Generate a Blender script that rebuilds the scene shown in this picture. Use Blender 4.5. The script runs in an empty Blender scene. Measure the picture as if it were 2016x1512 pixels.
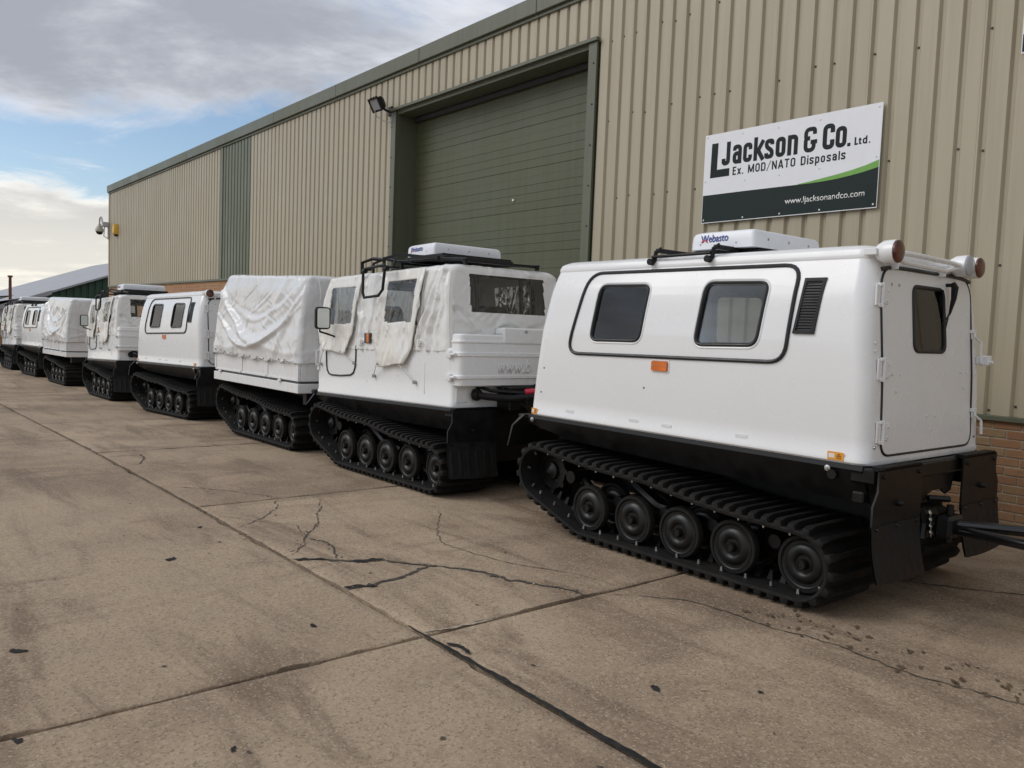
import bpy, bmesh, math, random
from mathutils import Vector, Matrix, noise
R = math.radians
random.seed(7)
scene = bpy.context.scene
col = scene.collection

# ------------------------------------------------------------------ camera, sky, sun, exposure
CAM_H = 1.6
YAW, PITCH, ROLL, FOCAL = R(39.2513), R(-3.8376), R(2.2492), 1612.54
def camera_axes():
    f = Vector((-math.cos(YAW)*math.cos(PITCH), math.sin(YAW)*math.cos(PITCH), math.sin(PITCH)))
    r0 = f.cross(Vector((0, 0, 1))).normalized(); u0 = r0.cross(f)
    r = math.cos(ROLL)*r0 + math.sin(ROLL)*u0
    u = -math.sin(ROLL)*r0 + math.cos(ROLL)*u0
    return f, r, u
F_, R_, U_ = camera_axes()
cd = bpy.data.cameras.new('camera'); cam = bpy.data.objects.new('camera', cd); col.objects.link(cam)
cd.sensor_fit = 'HORIZONTAL'; cd.sensor_width = 36.0; cd.lens = FOCAL/2016*36
cd.clip_start = 0.05; cd.clip_end = 3000
m = Matrix.Identity(4)
for i in range(3):
    m[i][0] = R_[i]; m[i][1] = U_[i]; m[i][2] = -F_[i]
m[2][3] = CAM_H
cam.matrix_world = m
scene.camera = cam

SUN_EL, SUN_AZ = 38.0, 218.0        # azimuth clockwise from +Y (sun behind and to the left of the camera)
sun_dir = Vector((math.sin(R(SUN_AZ))*math.cos(R(SUN_EL)), math.cos(R(SUN_AZ))*math.cos(R(SUN_EL)), math.sin(R(SUN_EL))))
sd = bpy.data.lights.new('sun', 'SUN'); sun = bpy.data.objects.new('sun', sd); col.objects.link(sun)
sd.energy = 1.0; sd.angle = R(35); sd.color = (1.0, 0.965, 0.92)
sun.rotation_euler = sun_dir.to_track_quat('Z', 'Y').to_euler()
sun.location = (-10, -10, 20)

world = bpy.data.worlds.new('World'); scene.world = world; world.use_nodes = True
wt = world.node_tree; wt.nodes.clear()
def wn(t, **k):
    n = wt.nodes.new(t)
    for a, b in k.items(): setattr(n, a, b)
    return n
def wl(a, b): wt.links.new(a, b)
out = wn('ShaderNodeOutputWorld'); bg = wn('ShaderNodeBackground'); wl(bg.outputs[0], out.inputs[0])
SKY_STRENGTH = 0.1
bg.inputs[1].default_value = SKY_STRENGTH
sky = wn('ShaderNodeTexSky', sky_type='NISHITA'); sky.sun_disc = False
sky.sun_elevation = R(SUN_EL); sky.sun_rotation = R(SUN_AZ); sky.air_density = 1.0; sky.dust_density = 0.6; sky.ozone_density = 1.5
def wmath(op, a, b=None, c=None, clamp=False):
    n = wn('ShaderNodeMath', operation=op); n.use_clamp = clamp
    for i, v in enumerate((a, b, c)):
        if v is None: continue
        if isinstance(v, (int, float)): n.inputs[i].default_value = v
        else: wl(v, n.inputs[i])
    return n.outputs[0]
def wramp(src, a, b):      # smoothstep a..b
    n = wn('ShaderNodeMapRange'); n.interpolation_type = 'SMOOTHSTEP'
    wl(src, n.inputs[0]); n.inputs[1].default_value = a; n.inputs[2].default_value = b
    return n.outputs[0]
tc = wn('ShaderNodeTexCoord'); sep = wn('ShaderNodeSeparateXYZ'); wl(tc.outputs['Generated'], sep.inputs[0])
zc = wmath('MAXIMUM', sep.outputs[2], 0.0)
den = wmath('ADD', zc, 0.10)
cx = wmath('DIVIDE', sep.outputs[0], den); cy = wmath('DIVIDE', sep.outputs[1], den)
cv = wn('ShaderNodeCombineXYZ'); wl(cx, cv.inputs[0]); wl(cy, cv.inputs[1])
def wnoise(scale, detail, rough, off, dist=0.0, vec=None, sc=(1, 1, 1)):
    mp = wn('ShaderNodeMapping'); mp.inputs['Location'].default_value = off; mp.inputs['Scale'].default_value = sc
    wl(vec or cv.outputs[0], mp.inputs[0])
    n = wn('ShaderNodeTexNoise'); n.inputs['Scale'].default_value = scale; n.inputs['Detail'].default_value = detail
    n.inputs['Roughness'].default_value = rough; n.inputs['Distortion'].default_value = dist
    wl(mp.outputs[0], n.inputs['Vector']); return n.outputs[0]
SO = (2.7, 8.6, 1)
n1 = wnoise(0.36, 8, 0.56, SO, 0.5)
n2 = wnoise(0.75, 7, 0.60, (7.3, 2.2, 4), 0.4)
n3 = wnoise(1.15, 9, 0.66, (1.0, 5.0, 9), 0.6)
# cover thins out in a belt some ten degrees above the horizon and closes again towards it
low = wramp(sep.outputs[2], 0.150, 0.085)
high = wramp(sep.outputs[2], 0.150, 0.25)
bias = wmath('ADD', wmath('MULTIPLY', low, 0.17), wmath('MULTIPLY', high, 0.085))
dens = wmath('ADD', wmath('ADD', wmath('MULTIPLY', n1, 0.61), wmath('MULTIPLY', n3, 0.39)), bias)
mask = wramp(dens, 0.485, 0.585)
shade = wramp(wmath('ADD', wmath('MULTIPLY', n2, 0.55), wmath('MULTIPLY', dens, 0.62)), 0.57, 0.74)
def wmix(fac, a, b):
    n = wn('ShaderNodeMix', data_type='RGBA'); wl(fac, n.inputs[0])
    for i, v in ((6, a), (7, b)):
        if isinstance(v, tuple): n.inputs[i].default_value = (*v, 1)
        else: wl(v, n.inputs[i])
    return n.outputs[2]
lit_hi, lit_lo = (6.9, 7.1, 7.6), (9.6, 9.1, 7.9)
grey_hi, grey_lo = (3.1, 3.3, 3.75), (6.4, 6.2, 5.7)
elev = wramp(sep.outputs[2], 0.05, 0.2)
ccol = wmix(shade, wmix(elev, lit_lo, lit_hi), wmix(elev, grey_lo, grey_hi))
skyc = wmix(mask, sky.outputs[0], ccol)
wl(skyc, bg.inputs[0])

vs = scene.view_settings
vs.view_transform = 'Standard'; vs.look = 'None'; vs.exposure = 0.35; vs.gamma = 1.0
vs.use_curve_mapping = False
scene.cycles.max_bounces = 10; scene.cycles.transparent_max_bounces = 16
scene.cycles.caustics_reflective = False; scene.cycles.caustics_refractive = False

# ------------------------------------------------------------------ materials
MATS = {}
class NT:
    def __init__(s, name):
        s.mat = bpy.data.materials.new(name); s.mat.use_nodes = True; s.t = s.mat.node_tree; s.t.nodes.clear()
        s.out = s.n('ShaderNodeOutputMaterial'); MATS[name] = s.mat
    def n(s, t, **k):
        n = s.t.nodes.new(t)
        for a, b in k.items(): setattr(n, a, b)
        return n
    def l(s, a, b): s.t.links.new(a, b)
    def set(s, sock, v):
        if isinstance(v, bpy.types.NodeSocket): s.l(v, sock)
        elif isinstance(v, tuple) and len(v) == 3 and sock.type == 'RGBA': sock.default_value = (*v, 1)
        else: sock.default_value = v
    def math(s, op, a, b=None, c=None):
        n = s.n('ShaderNodeMath', operation=op)
        for i, v in enumerate((a, b, c)):
            if v is not None: s.set(n.inputs[i], v)
        return n.outputs[0]
    def ramp(s, src, a, b, lo=0.0, hi=1.0):
        n = s.n('ShaderNodeMapRange'); n.interpolation_type = 'SMOOTHSTEP'; s.l(src, n.inputs[0])
        n.inputs[1].default_value = a; n.inputs[2].default_value = b; n.inputs[3].default_value = lo; n.inputs[4].default_value = hi
        return n.outputs[0]
    def mix(s, f, a, b, blend='MIX'):
        n = s.n('ShaderNodeMix', data_type='RGBA', blend_type=blend); s.set(n.inputs[0], f); s.set(n.inputs[6], a); s.set(n.inputs[7], b)
        return n.outputs[2]
    def coords(s, kind='Object', scale=(1, 1, 1), loc=(0, 0, 0)):
        tc = s.n('ShaderNodeTexCoord'); mp = s.n('ShaderNodeMapping'); mp.inputs['Scale'].default_value = scale; mp.inputs['Location'].default_value = loc
        s.l(tc.outputs[kind], mp.inputs[0]); return mp.outputs[0]
    def world(s, scale=(1, 1, 1), loc=(0, 0, 0)):
        g = s.n('ShaderNodeNewGeometry'); mp = s.n('ShaderNodeMapping'); mp.inputs['Scale'].default_value = scale; mp.inputs['Location'].default_value = loc
        s.l(g.outputs['Position'], mp.inputs[0]); return mp.outputs[0]
    def noise(s, vec, scale, detail=4, rough=0.5, dist=0.0):
        n = s.n('ShaderNodeTexNoise'); n.inputs['Scale'].default_value = scale; n.inputs['Detail'].default_value = detail
        n.inputs['Roughness'].default_value = rough; n.inputs['Distortion'].default_value = dist
        s.l(vec, n.inputs['Vector']); return n.outputs[0]
    def voro(s, vec, scale, feature='F1'):
        n = s.n('ShaderNodeTexVoronoi', feature=feature); n.inputs['Scale'].default_value = scale
        s.l(vec, n.inputs['Vector']); return n
    def bump(s, h, strength, dist, prev=None):
        n = s.n('ShaderNodeBump'); n.inputs['Strength'].default_value = strength; n.inputs['Distance'].default_value = dist
        s.l(h, n.inputs['Height'])
        if prev is not None: s.l(prev, n.inputs['Normal'])
        return n.outputs[0]
    def bsdf(s, base, rough, metal=0.0, normal=None, spec=0.5, coat=0.0, coat_rough=0.1, **k):
        b = s.n('ShaderNodeBsdfPrincipled')
        s.set(b.inputs['Base Color'], base); s.set(b.inputs['Roughness'], rough); b.inputs['Metallic'].default_value = metal
        b.inputs['Specular IOR Level'].default_value = spec; b.inputs['Coat Weight'].default_value = coat; b.inputs['Coat Roughness'].default_value = coat_rough
        if normal is not None: s.l(normal, b.inputs['Normal'])
        for a, v in k.items(): s.set(b.inputs[a.replace('_', ' ')], v)
        s.l(b.outputs[0], s.out.inputs[0]); return b

def simple(name, colr, rough, metal=0.0, var=0.12, nscale=9.0, bump=0.0, bscale=60.0, spec=0.5, coat=0.0):
    t = NT(name); v = t.coords()
    n = t.noise(v, nscale, 5, 0.6)
    lo = tuple(c*(1-var) for c in colr); hi = tuple(min(1, c*(1+var)) for c in colr)
    c = t.mix(t.ramp(n, 0.3, 0.7), lo, hi)
    r = t.ramp(n, 0.3, 0.7, rough*0.85, min(1, rough*1.2))
    nr = None
    if bump: nr = t.bump(t.noise(v, bscale, 4, 0.6), bump, 0.004)
    t.bsdf(c, r, metal, nr, spec, coat)
    return t.mat

t = NT('white_paint'); v = t.coords()
n = t.noise(v, 2.3, 5, 0.6); n2 = t.noise(v, 38, 3, 0.5); n3 = t.noise(v, 1.1, 3, 0.5)
c = t.mix(t.ramp(n, 0.35, 0.75), (0.80, 0.803, 0.805), (0.78, 0.782, 0.78))
c = t.mix(t.math('MULTIPLY', t.ramp(n2, 0.70, 0.80), 0.05), c, (0.55, 0.52, 0.47))
nr = t.bump(t.noise(v, 320, 2, 0.5), 0.05, 0.001)
nr = t.bump(n3, 0.10, 0.02, nr)
t.bsdf(c, t.ramp(n, 0.3, 0.7, 0.22, 0.34), 0, nr, 0.5, 0.25, 0.08)
simple('white_gel', (0.80, 0.82, 0.86), 0.32, var=0.02, bump=0.03, bscale=200)
simple('white_sign', (0.80, 0.80, 0.83), 0.35, var=0.015)
simple('black_paint', (0.006, 0.006, 0.0065), 0.40, var=0.3, bump=0.06, bscale=120, spec=0.3)
simple('black_gloss', (0.008, 0.008, 0.009), 0.16, var=0.2)
simple('black_plastic', (0.009, 0.0093, 0.010), 0.5, var=0.2, bump=0.05, spec=0.3)
simple('seal_rubber', (0.012, 0.012, 0.013), 0.42, var=0.2)
t = NT('track_rubber'); v = t.coords()
n = t.noise(v, 7, 6, 0.65); n2 = t.noise(v, 90, 3, 0.6)
c = t.mix(t.ramp(n, 0.35, 0.75), (0.008, 0.0076, 0.0072), (0.017, 0.015, 0.013))
c = t.mix(t.math('MULTIPLY', t.ramp(n2, 0.62, 0.75), 0.35), c, (0.04, 0.034, 0.028))
t.bsdf(c, t.ramp(n2, 0.3, 0.7, 0.65, 0.9), 0, t.bump(n2, 0.35, 0.004), 0.25)
t = NT('wheel_black'); v = t.coords()
n = t.noise(v, 12, 5, 0.6)
c = t.mix(t.ramp(n, 0.4, 0.8), (0.006, 0.0065, 0.007), (0.013, 0.012, 0.011))
t.bsdf(c, t.ramp(n, 0.3, 0.7, 0.30, 0.46), 0, t.bump(t.noise(v, 80, 3), 0.05, 0.003), 0.35)
simple('bare_steel', (0.42, 0.42, 0.41), 0.38, 0.9, var=0.2)
simple('zinc_bolt', (0.55, 0.55, 0.54), 0.3, 0.9, var=0.1)
simple('dark_screw', (0.07, 0.06, 0.05), 0.6, 0.2, var=0.4)
simple('interior_grey', (0.085, 0.088, 0.094), 0.8, var=0.25)
simple('seat_vinyl', (0.03, 0.032, 0.036), 0.5, var=0.2)
def vinyl(name, base, rough, warm):
    t = NT(name); v = t.coords()
    n = t.noise(v, 3.2, 5, 0.6); w = t.noise(v, 14, 4, 0.55, 0.6); fine = t.noise(v, 240, 2, 0.5)
    c = t.mix(t.ramp(n, 0.35, 0.75), base, warm)
    nr = t.bump(w, 0.22, 0.02); nr = t.bump(fine, 0.05, 0.001, nr)
    b = t.bsdf(c, t.ramp(n, 0.3, 0.7, rough*0.85, rough*1.25), 0, nr, 0.5)
    return t.mat
vinyl('white_vinyl', (0.76, 0.755, 0.74), 0.19, (0.74, 0.725, 0.69))
vinyl('aged_vinyl', (0.77, 0.755, 0.72), 0.18, (0.74, 0.705, 0.64))
vinyl('tarp_vinyl', (0.72, 0.72, 0.72), 0.12, (0.70, 0.695, 0.685))
def clear(name, tint, rough, ior, wr=0.0, wscale=9, haze=0.0, hazecol=(0.7, 0.68, 0.62)):
    t = NT(name); v = t.coords()
    tr = t.n('ShaderNodeBsdfTransparent'); tr.inputs[0].default_value = (*tint, 1)
    gl = t.n('ShaderNodeBsdfGlossy'); gl.inputs['Roughness'].default_value = rough; gl.inputs[0].default_value = (1, 1, 1, 1)
    fr = t.n('ShaderNodeFresnel'); fr.inputs[0].default_value = ior
    if wr:
        nr = t.bump(t.noise(v, wscale, 4, 0.6, 0.8), wr, 0.03); t.l(nr, gl.inputs['Normal']); t.l(nr, fr.inputs['Normal'])
    ms = t.n('ShaderNodeMixShader'); t.l(fr.outputs[0], ms.inputs[0]); t.l(tr.outputs[0], ms.inputs[1]); t.l(gl.outputs[0], ms.inputs[2])
    last = ms.outputs[0]
    if haze:
        df = t.n('ShaderNodeBsdfDiffuse'); df.inputs[0].default_value = (*hazecol, 1)
        m2 = t.n('ShaderNodeMixShader'); m2.inputs[0].default_value = haze; t.l(last, m2.inputs[1]); t.l(df.outputs[0], m2.inputs[2]); last = m2.outputs[0]
    t.l(last, t.out.inputs[0])
clear('tinted_glass', (0.80, 0.82, 0.82), 0.008, 1.55)
clear('clear_vinyl', (0.90, 0.89, 0.86), 0.03, 1.5, 0.30, 6, 0.035)
clear('lamp_glass', (0.85, 0.87, 0.9), 0.05, 1.5, 0.1, 40, 0.35, (0.75, 0.77, 0.8))
simple('amber_lens', (0.70, 0.16, 0.015), 0.2, var=0.15, bump=0.3, bscale=90, coat=0.5)
simple('dark_amber_lens', (0.10, 0.024, 0.012), 0.28, var=0.45, nscale=25, bump=0.1, bscale=120, coat=0.3)
simple('orange_label', (0.80, 0.33, 0.03), 0.4, var=0.1)
simple('label_white', (0.75, 0.74, 0.72), 0.4, var=0.05)
simple('red_tape', (0.65, 0.03, 0.06), 0.35, var=0.1)
simple('yellow_plastic', (0.72, 0.42, 0.04), 0.4, var=0.08)
simple('grey_plastic', (0.42, 0.43, 0.45), 0.4, var=0.06)
simple('cream_plastic', (0.45, 0.42, 0.34), 0.45, var=0.06)
simple('dark_green_ink', (0.013, 0.024, 0.022), 0.5, var=0.05, spec=0.2)
simple('ink_black_green', (0.010, 0.016, 0.016), 0.5, var=0.05, spec=0.2)
simple('leaf_green_ink', (0.16, 0.38, 0.06), 0.35, var=0.05)
simple('logo_blue', (0.02, 0.05, 0.28), 0.35, var=0.05)
simple('logo_red', (0.62, 0.03, 0.04), 0.35, var=0.05)
simple('rust', (0.12, 0.05, 0.025), 0.8, var=0.4, nscale=40)
simple('mirror_glass', (0.30, 0.32, 0.34), 0.04, 1.0, var=0.02)
simple('cable_white', (0.5, 0.5, 0.48), 0.5)

def cladding(name, base, dirt):
    t = NT(name); v = t.world(); st = t.world((9, 9, 0.35)); oi = t.n('ShaderNodeObjectInfo')
    n = t.noise(v, 0.9, 5, 0.6); s = t.noise(st, 1.4, 5, 0.6); f = t.noise(t.world((40, 40, 4)), 3, 3, 0.5)
    c = t.mix(t.ramp(s, 0.38, 0.72, 0.0, 0.5), base, dirt)
    c = t.mix(t.ramp(n, 0.4, 0.8, 0.0, 0.35), c, tuple(x*1.1 for x in base))
    c = t.mix(0.10, c, t.mix(oi.outputs['Random'], tuple(x*0.75 for x in base), tuple(min(1, x*1.25) for x in base)))
    t.bsdf(c, t.ramp(n, 0.3, 0.7, 0.38, 0.55), 0, t.bump(f, 0.06, 0.004), 0.4)
cladding('beige_cladding', (0.415, 0.365, 0.265), (0.325, 0.28, 0.20))
cladding('green_cladding', (0.135, 0.150, 0.098), (0.092, 0.104, 0.066))
cladding('green_trim', (0.124, 0.130, 0.088), (0.075, 0.085, 0.055))
cladding('door_green', (0.088, 0.094, 0.05), (0.062, 0.064, 0.038))
cladding('dark_green_cladding', (0.028, 0.065, 0.038), (0.018, 0.04, 0.024))
cladding('grey_roof', (0.34, 0.34, 0.36), (0.27, 0.265, 0.27))
t = NT('brick'); v = t.coords(); oi = t.n('ShaderNodeObjectInfo'); g = t.world()
n = t.noise(g, 22, 5, 0.7); n2 = t.noise(g, 110, 3, 0.6); big = t.noise(g, 1.3, 3, 0.5)
cr = t.n('ShaderNodeValToRGB'); cr.color_ramp.elements[0].color = (0.27, 0.135, 0.07, 1); cr.color_ramp.elements[1].color = (0.30, 0.205, 0.115, 1)
e = cr.color_ramp.elements.new(0.45); e.color = (0.32, 0.175, 0.09, 1); e = cr.color_ramp.elements.new(0.75); e.color = (0.28, 0.175, 0.09, 1)
t.l(oi.outputs['Random'], cr.inputs[0])
c = t.mix(t.ramp(n, 0.35, 0.8, 0, 0.6), cr.outputs[0], (0.20, 0.115, 0.065))
c = t.mix(t.ramp(n2, 0.6, 0.75, 0, 0.4), c, (0.12, 0.07, 0.04))
t.bsdf(c, 0.85, 0, t.bump(n2, 0.4, 0.004), 0.3)
simple('mortar', (0.33, 0.285, 0.22), 0.95, var=0.2, nscale=30, bump=0.3)
t = NT('far_brick'); g = t.world()
bt = t.n('ShaderNodeTexBrick'); sx = t.n('ShaderNodeSeparateXYZ'); t.l(g, sx.inputs[0]); cb = t.n('ShaderNodeCombineXYZ')
t.l(t.math('ADD', sx.outputs[0], sx.outputs[1]), cb.inputs[0]); t.l(sx.outputs[2], cb.inputs[1]); t.l(cb.outputs[0], bt.inputs[0])
bt.inputs['Color1'].default_value = (0.36, 0.17, 0.075, 1); bt.inputs['Color2'].default_value = (0.40, 0.22, 0.11, 1); bt.inputs['Mortar'].default_value = (0.33, 0.285, 0.22, 1)
bt.inputs['Scale'].default_value = 1.0; bt.inputs['Brick Width'].default_value = 0.225; bt.inputs['Row Height'].default_value = 0.077; bt.inputs['Mortar Size'].default_value = 0.006
t.bsdf(bt.outputs[0], 0.85, 0, None, 0.3)

# concrete yard: worn brushed concrete with exposed grit, damp streaks and bleached patches
t = NT('concrete'); g = t.world(); oi = t.n('ShaderNodeObjectInfo')
big = t.noise(g, 0.33, 4, 0.55, 0.4); mid = t.noise(g, 1.3, 7, 0.68, 0.5); st = t.noise(t.world((0.5, 2.4, 1)), 1.0, 7, 0.66, 0.6)
st2 = t.noise(t.world((2.2, 0.5, 1), (4, 7, 2)), 0.75, 7, 0.68, 0.7); blot = t.noise(g, 6.0, 6, 0.75)
grit = t.noise(g, 34, 8, 0.82); fine = t.noise(g, 150, 4, 0.7); agg = t.voro(g, 105)
sepc = t.n('ShaderNodeSeparateColor'); t.l(agg.outputs['Color'], sepc.inputs[0])
c = t.mix(t.ramp(mid, 0.34, 0.66), (0.237, 0.169, 0.113), (0.398, 0.298, 0.204))
c = t.mix(t.ramp(big, 0.44, 0.62, 0, 0.80), c, (0.467, 0.359, 0.248))
c = t.mix(t.ramp(st, 0.47, 0.68, 0, 0.80), c, (0.159, 0.110, 0.073))
c = t.mix(t.ramp(st2, 0.52, 0.68, 0, 0.70), c, (0.144, 0.102, 0.072))
c = t.mix(t.ramp(blot, 0.55, 0.75, 0, 0.5), c, (0.150, 0.109, 0.075))
c = t.mix(t.ramp(grit, 0.50, 0.72, 0, 0.85), c, (0.109, 0.080, 0.057))
c = t.mix(t.ramp(grit, 0.46, 0.28, 0, 0.70), c, (0.530, 0.423, 0.305))
c = t.mix(t.ramp(sepc.outputs[0], 0.72, 1.0, 0.0, 0.45), c, (0.576, 0.479, 0.357))
c = t.mix(t.ramp(sepc.outputs[1], 0.78, 1.0, 0.0, 0.55), c, (0.115, 0.089, 0.063))
c = t.mix(t.ramp(fine, 0.45, 0.70, 0, 0.35), c, (0.150, 0.111, 0.082))
c = t.mix(t.math('MULTIPLY', oi.outputs['Random'], 0.18), c, (0.219, 0.162, 0.111))
nr = t.bump(grit, 0.45, 0.010); nr = t.bump(fine, 0.35, 0.003, nr); nr = t.bump(mid, 0.25, 0.03, nr)
t.bsdf(c, t.ramp(mid, 0.3, 0.7, 0.74, 0.94), 0, nr, 0.25)
simple('joint_dirt', (0.055, 0.045, 0.036), 0.95, var=0.5, nscale=25, bump=0.5)
simple('tar', (0.028, 0.027, 0.026), 0.92, var=0.4, nscale=30, bump=0.6, bscale=70, spec=0.15)
simple('crack_dirt', (0.060, 0.049, 0.038), 0.95, var=0.5, nscale=40)
simple('wet_stain', (0.10, 0.066, 0.038), 0.6, var=0.3, nscale=20, bump=0.4, bscale=90)
simple('concrete_crumb', (0.36, 0.30, 0.23), 0.9, var=0.4, nscale=30)
simple('moss', (0.06, 0.075, 0.025), 0.9, var=0.5, nscale=60)

# ------------------------------------------------------------------ mesh helpers
def shade(me, angle=35):
    me.polygons.foreach_set('use_smooth', [True]*len(me.polygons))
    try: me.set_sharp_from_angle(angle=R(angle))
    except Exception: pass
    return me
class MB:
    def __init__(s): s.v = []; s.f = []
    def add(s, vs, fs):
        o = len(s.v); s.v += [tuple(p) for p in vs]; s.f += [tuple(i+o for i in f) for f in fs]; return s
    def box(s, x0, x1, y0, y1, z0, z1, b=0.0):
        if x1 < x0: x0, x1 = x1, x0
        if y1 < y0: y0, y1 = y1, y0
        if z1 < z0: z0, z1 = z1, z0
        if b <= 0:
            return s.add([(x, y, z) for x in (x0, x1) for y in (y0, y1) for z in (z0, z1)],
                         [(0, 1, 3, 2), (4, 6, 7, 5), (0, 4, 5, 1), (2, 3, 7, 6), (0, 2, 6, 4), (1, 5, 7, 3)])
        b = min(b, (x1-x0)*.45, (y1-y0)*.45, (z1-z0)*.45)
        X, Y, Z = (x0, x1), (y0, y1), (z0, z1); vs = []; idx = {}
        for i in (0, 1):
            for j in (0, 1):
                for k in (0, 1):
                    a = [X[i], Y[j], Z[k]]; sg = [b if q == 0 else -b for q in (i, j, k)]
                    for ax in range(3):
                        p = [a[q] + (0 if q == ax else sg[q]) for q in range(3)]
                        idx[(i, j, k, ax)] = len(vs); vs.append(p)
        fs = []
        for i in (0, 1):
            q = [idx[(i, 0, 0, 0)], idx[(i, 1, 0, 0)], idx[(i, 1, 1, 0)], idx[(i, 0, 1, 0)]]; fs.append(q if i else q[::-1])
            q = [idx[(0, i, 0, 1)], idx[(0, i, 1, 1)], idx[(1, i, 1, 1)], idx[(1, i, 0, 1)]]; fs.append(q if i else q[::-1])
            q = [idx[(0, 0, i, 2)], idx[(1, 0, i, 2)], idx[(1, 1, i, 2)], idx[(0, 1, i, 2)]]; fs.append(q if i else q[::-1])
        for a in (0, 1):
            for c in (0, 1):
                fs.append([idx[(a, c, 0, 0)], idx[(a, c, 1, 0)], idx[(a, c, 1, 1)], idx[(a, c, 0, 1)]])
                fs.append([idx[(a, 0, c, 0)], idx[(a, 1, c, 0)], idx[(a, 1, c, 2)], idx[(a, 0, c, 2)]])
                fs.append([idx[(0, a, c, 1)], idx[(1, a, c, 1)], idx[(1, a, c, 2)], idx[(0, a, c, 2)]])
        for i in (0, 1):
            for j in (0, 1):
                for k in (0, 1): fs.append([idx[(i, j, k, 0)], idx[(i, j, k, 1)], idx[(i, j, k, 2)]])
        return s.add(vs, fs)
    def loft(s, rings, closed=True, cap0=False, cap1=False):
        n = len(rings[0]); o = len(s.v); fs = []
        vs = [p for r in rings for p in r]
        for i in range(len(rings)-1):
            for j in range(n if closed else n-1):
                k = (j+1) % n; fs.append((i*n+j, i*n+k, (i+1)*n+k, (i+1)*n+j))
        if cap0: fs.append(tuple(range(n))[::-1])
        if cap1: fs.append(tuple((len(rings)-1)*n+j for j in range(n)))
        return s.add(vs, fs)
    def tube(s, pts, r, n=8, closed=False, cap=True):
        pts = [Vector(p) for p in pts]; m = len(pts); rings = []; up = None
        for i, p in enumerate(pts):
            a = pts[(i-1) % m] if (closed or i > 0) else p; b = pts[(i+1) % m] if (closed or i < m-1) else p
            d = (b-a); d = d.normalized() if d.length > 1e-9 else Vector((1, 0, 0))
            if up is None: up = Vector((0, 0, 1)) if abs(d.z) < 0.9 else Vector((1, 0, 0))
            sd = d.cross(up); sd = sd.normalized() if sd.length > 1e-6 else d.orthogonal().normalized()
            up = sd.cross(d).normalized()
            rr = r[i] if isinstance(r, (list, tuple)) else r
            rings.append([p + rr*(math.cos(t)*sd + math.sin(t)*up) for t in (2*math.pi*q/n for q in range(n))])
        if closed: rings.append(rings[0])
        return s.loft(rings, True, cap and not closed, cap and not closed)
    def lathe(s, prof, origin, axis, n=24, cap=True):
        a = Vector(axis).normalized(); e1 = a.orthogonal().normalized(); e2 = a.cross(e1); o = Vector(origin)
        rings = [[o + a*h + r*(math.cos(t)*e1 + math.sin(t)*e2) for t in (2*math.pi*q/n for q in range(n))] for r, h in prof]
        return s.loft(rings, True, cap, cap)
    def cyl(s, p0, p1, r, n=12):
        p0, p1 = Vector(p0), Vector(p1); d = p1-p0
        return s.lathe([(r, 0), (r, d.length)], p0, d, n)
    def grid(s, fn, nu, nv):
        vs = [fn(i/nu, j/nv) for j in range(nv+1) for i in range(nu+1)]
        fs = [(j*(nu+1)+i, j*(nu+1)+i+1, (j+1)*(nu+1)+i+1, (j+1)*(nu+1)+i) for j in range(nv) for i in range(nu)]
        return s.add(vs, fs)
    def plate(s, mp, loop, o0, o1):
        n = len(loop); cu = sum(p[0] for p in loop)/n; cvv = sum(p[1] for p in loop)/n
        vs = [mp(u, v, o1) for u, v in loop] + [mp(u, v, o0) for u, v in loop] + [mp(cu, cvv, o1), mp(cu, cvv, o0)]
        fs = []
        for i in range(n):
            j = (i+1) % n; fs += [(i, j, 2*n), (n+j, n+i, 2*n+1), (j, i, n+i, n+j)]
        return s.add(vs, fs)
    def rows(s, mp, loop, o0, o1, n=14):
        vs_ = [p[1] for p in loop]; v0, v1 = min(vs_), max(vs_); e = (v1-v0)*.004; R0 = []
        for k in range(n+1):
            v = v0+e+(v1-v0-2*e)*(0.5-0.5*math.cos(math.pi*k/n)); xs = []
            for a, b in zip(loop, loop[1:]+loop[:1]):
                if (a[1]-v)*(b[1]-v) < 0: xs.append(a[0]+(b[0]-a[0])*(v-a[1])/(b[1]-a[1]))
            R0.append((min(xs), max(xs), v))
        s.loft([[mp(a, v, o0), mp(b, v, o0), mp(b, v, o1), mp(a, v, o1)] for a, b, v in R0], True, True, True); return s
    def frame(s, mp, lo, li, o0, o1):
        n = len(lo); vs = [mp(u, v, o0) for u, v in lo] + [mp(u, v, o1) for u, v in lo] + [mp(u, v, o1) for u, v in li] + [mp(u, v, o0) for u, v in li]
        fs = []
        for a in range(3):
            for i in range(n):
                j = (i+1) % n; fs.append((a*n+i, a*n+j, (a+1)*n+j, (a+1)*n+i))
        for i in range(n):
            j = (i+1) % n; fs.append((3*n+i, 3*n+j, j, i))
        return s.add(vs, fs)
    def mesh(s, name, angle=35):
        me = bpy.data.meshes.new(name); me.from_pydata(s.v, [], s.f); me.validate()
        bm = bmesh.new(); bm.from_mesh(me); bmesh.ops.recalc_face_normals(bm, faces=bm.faces); bm.to_mesh(me); bm.free()
        return shade(me, angle)
    def build(s, name, mat, parent=None, angle=35, **tags):
        me = s.mesh(name, angle); me.materials.append(MATS[mat])
        o = bpy.data.objects.new(name, me); col.objects.link(o)
        if parent is not None: o.parent = parent
        for k, v in tags.items(): o[k] = v
        return o
def obj_from(me, name, mat, parent=None, loc=(0, 0, 0)):
    if not me.materials: me.materials.append(MATS[mat])
    o = bpy.data.objects.new(name, me); col.objects.link(o); o.parent = parent; o.location = loc
    return o
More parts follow.
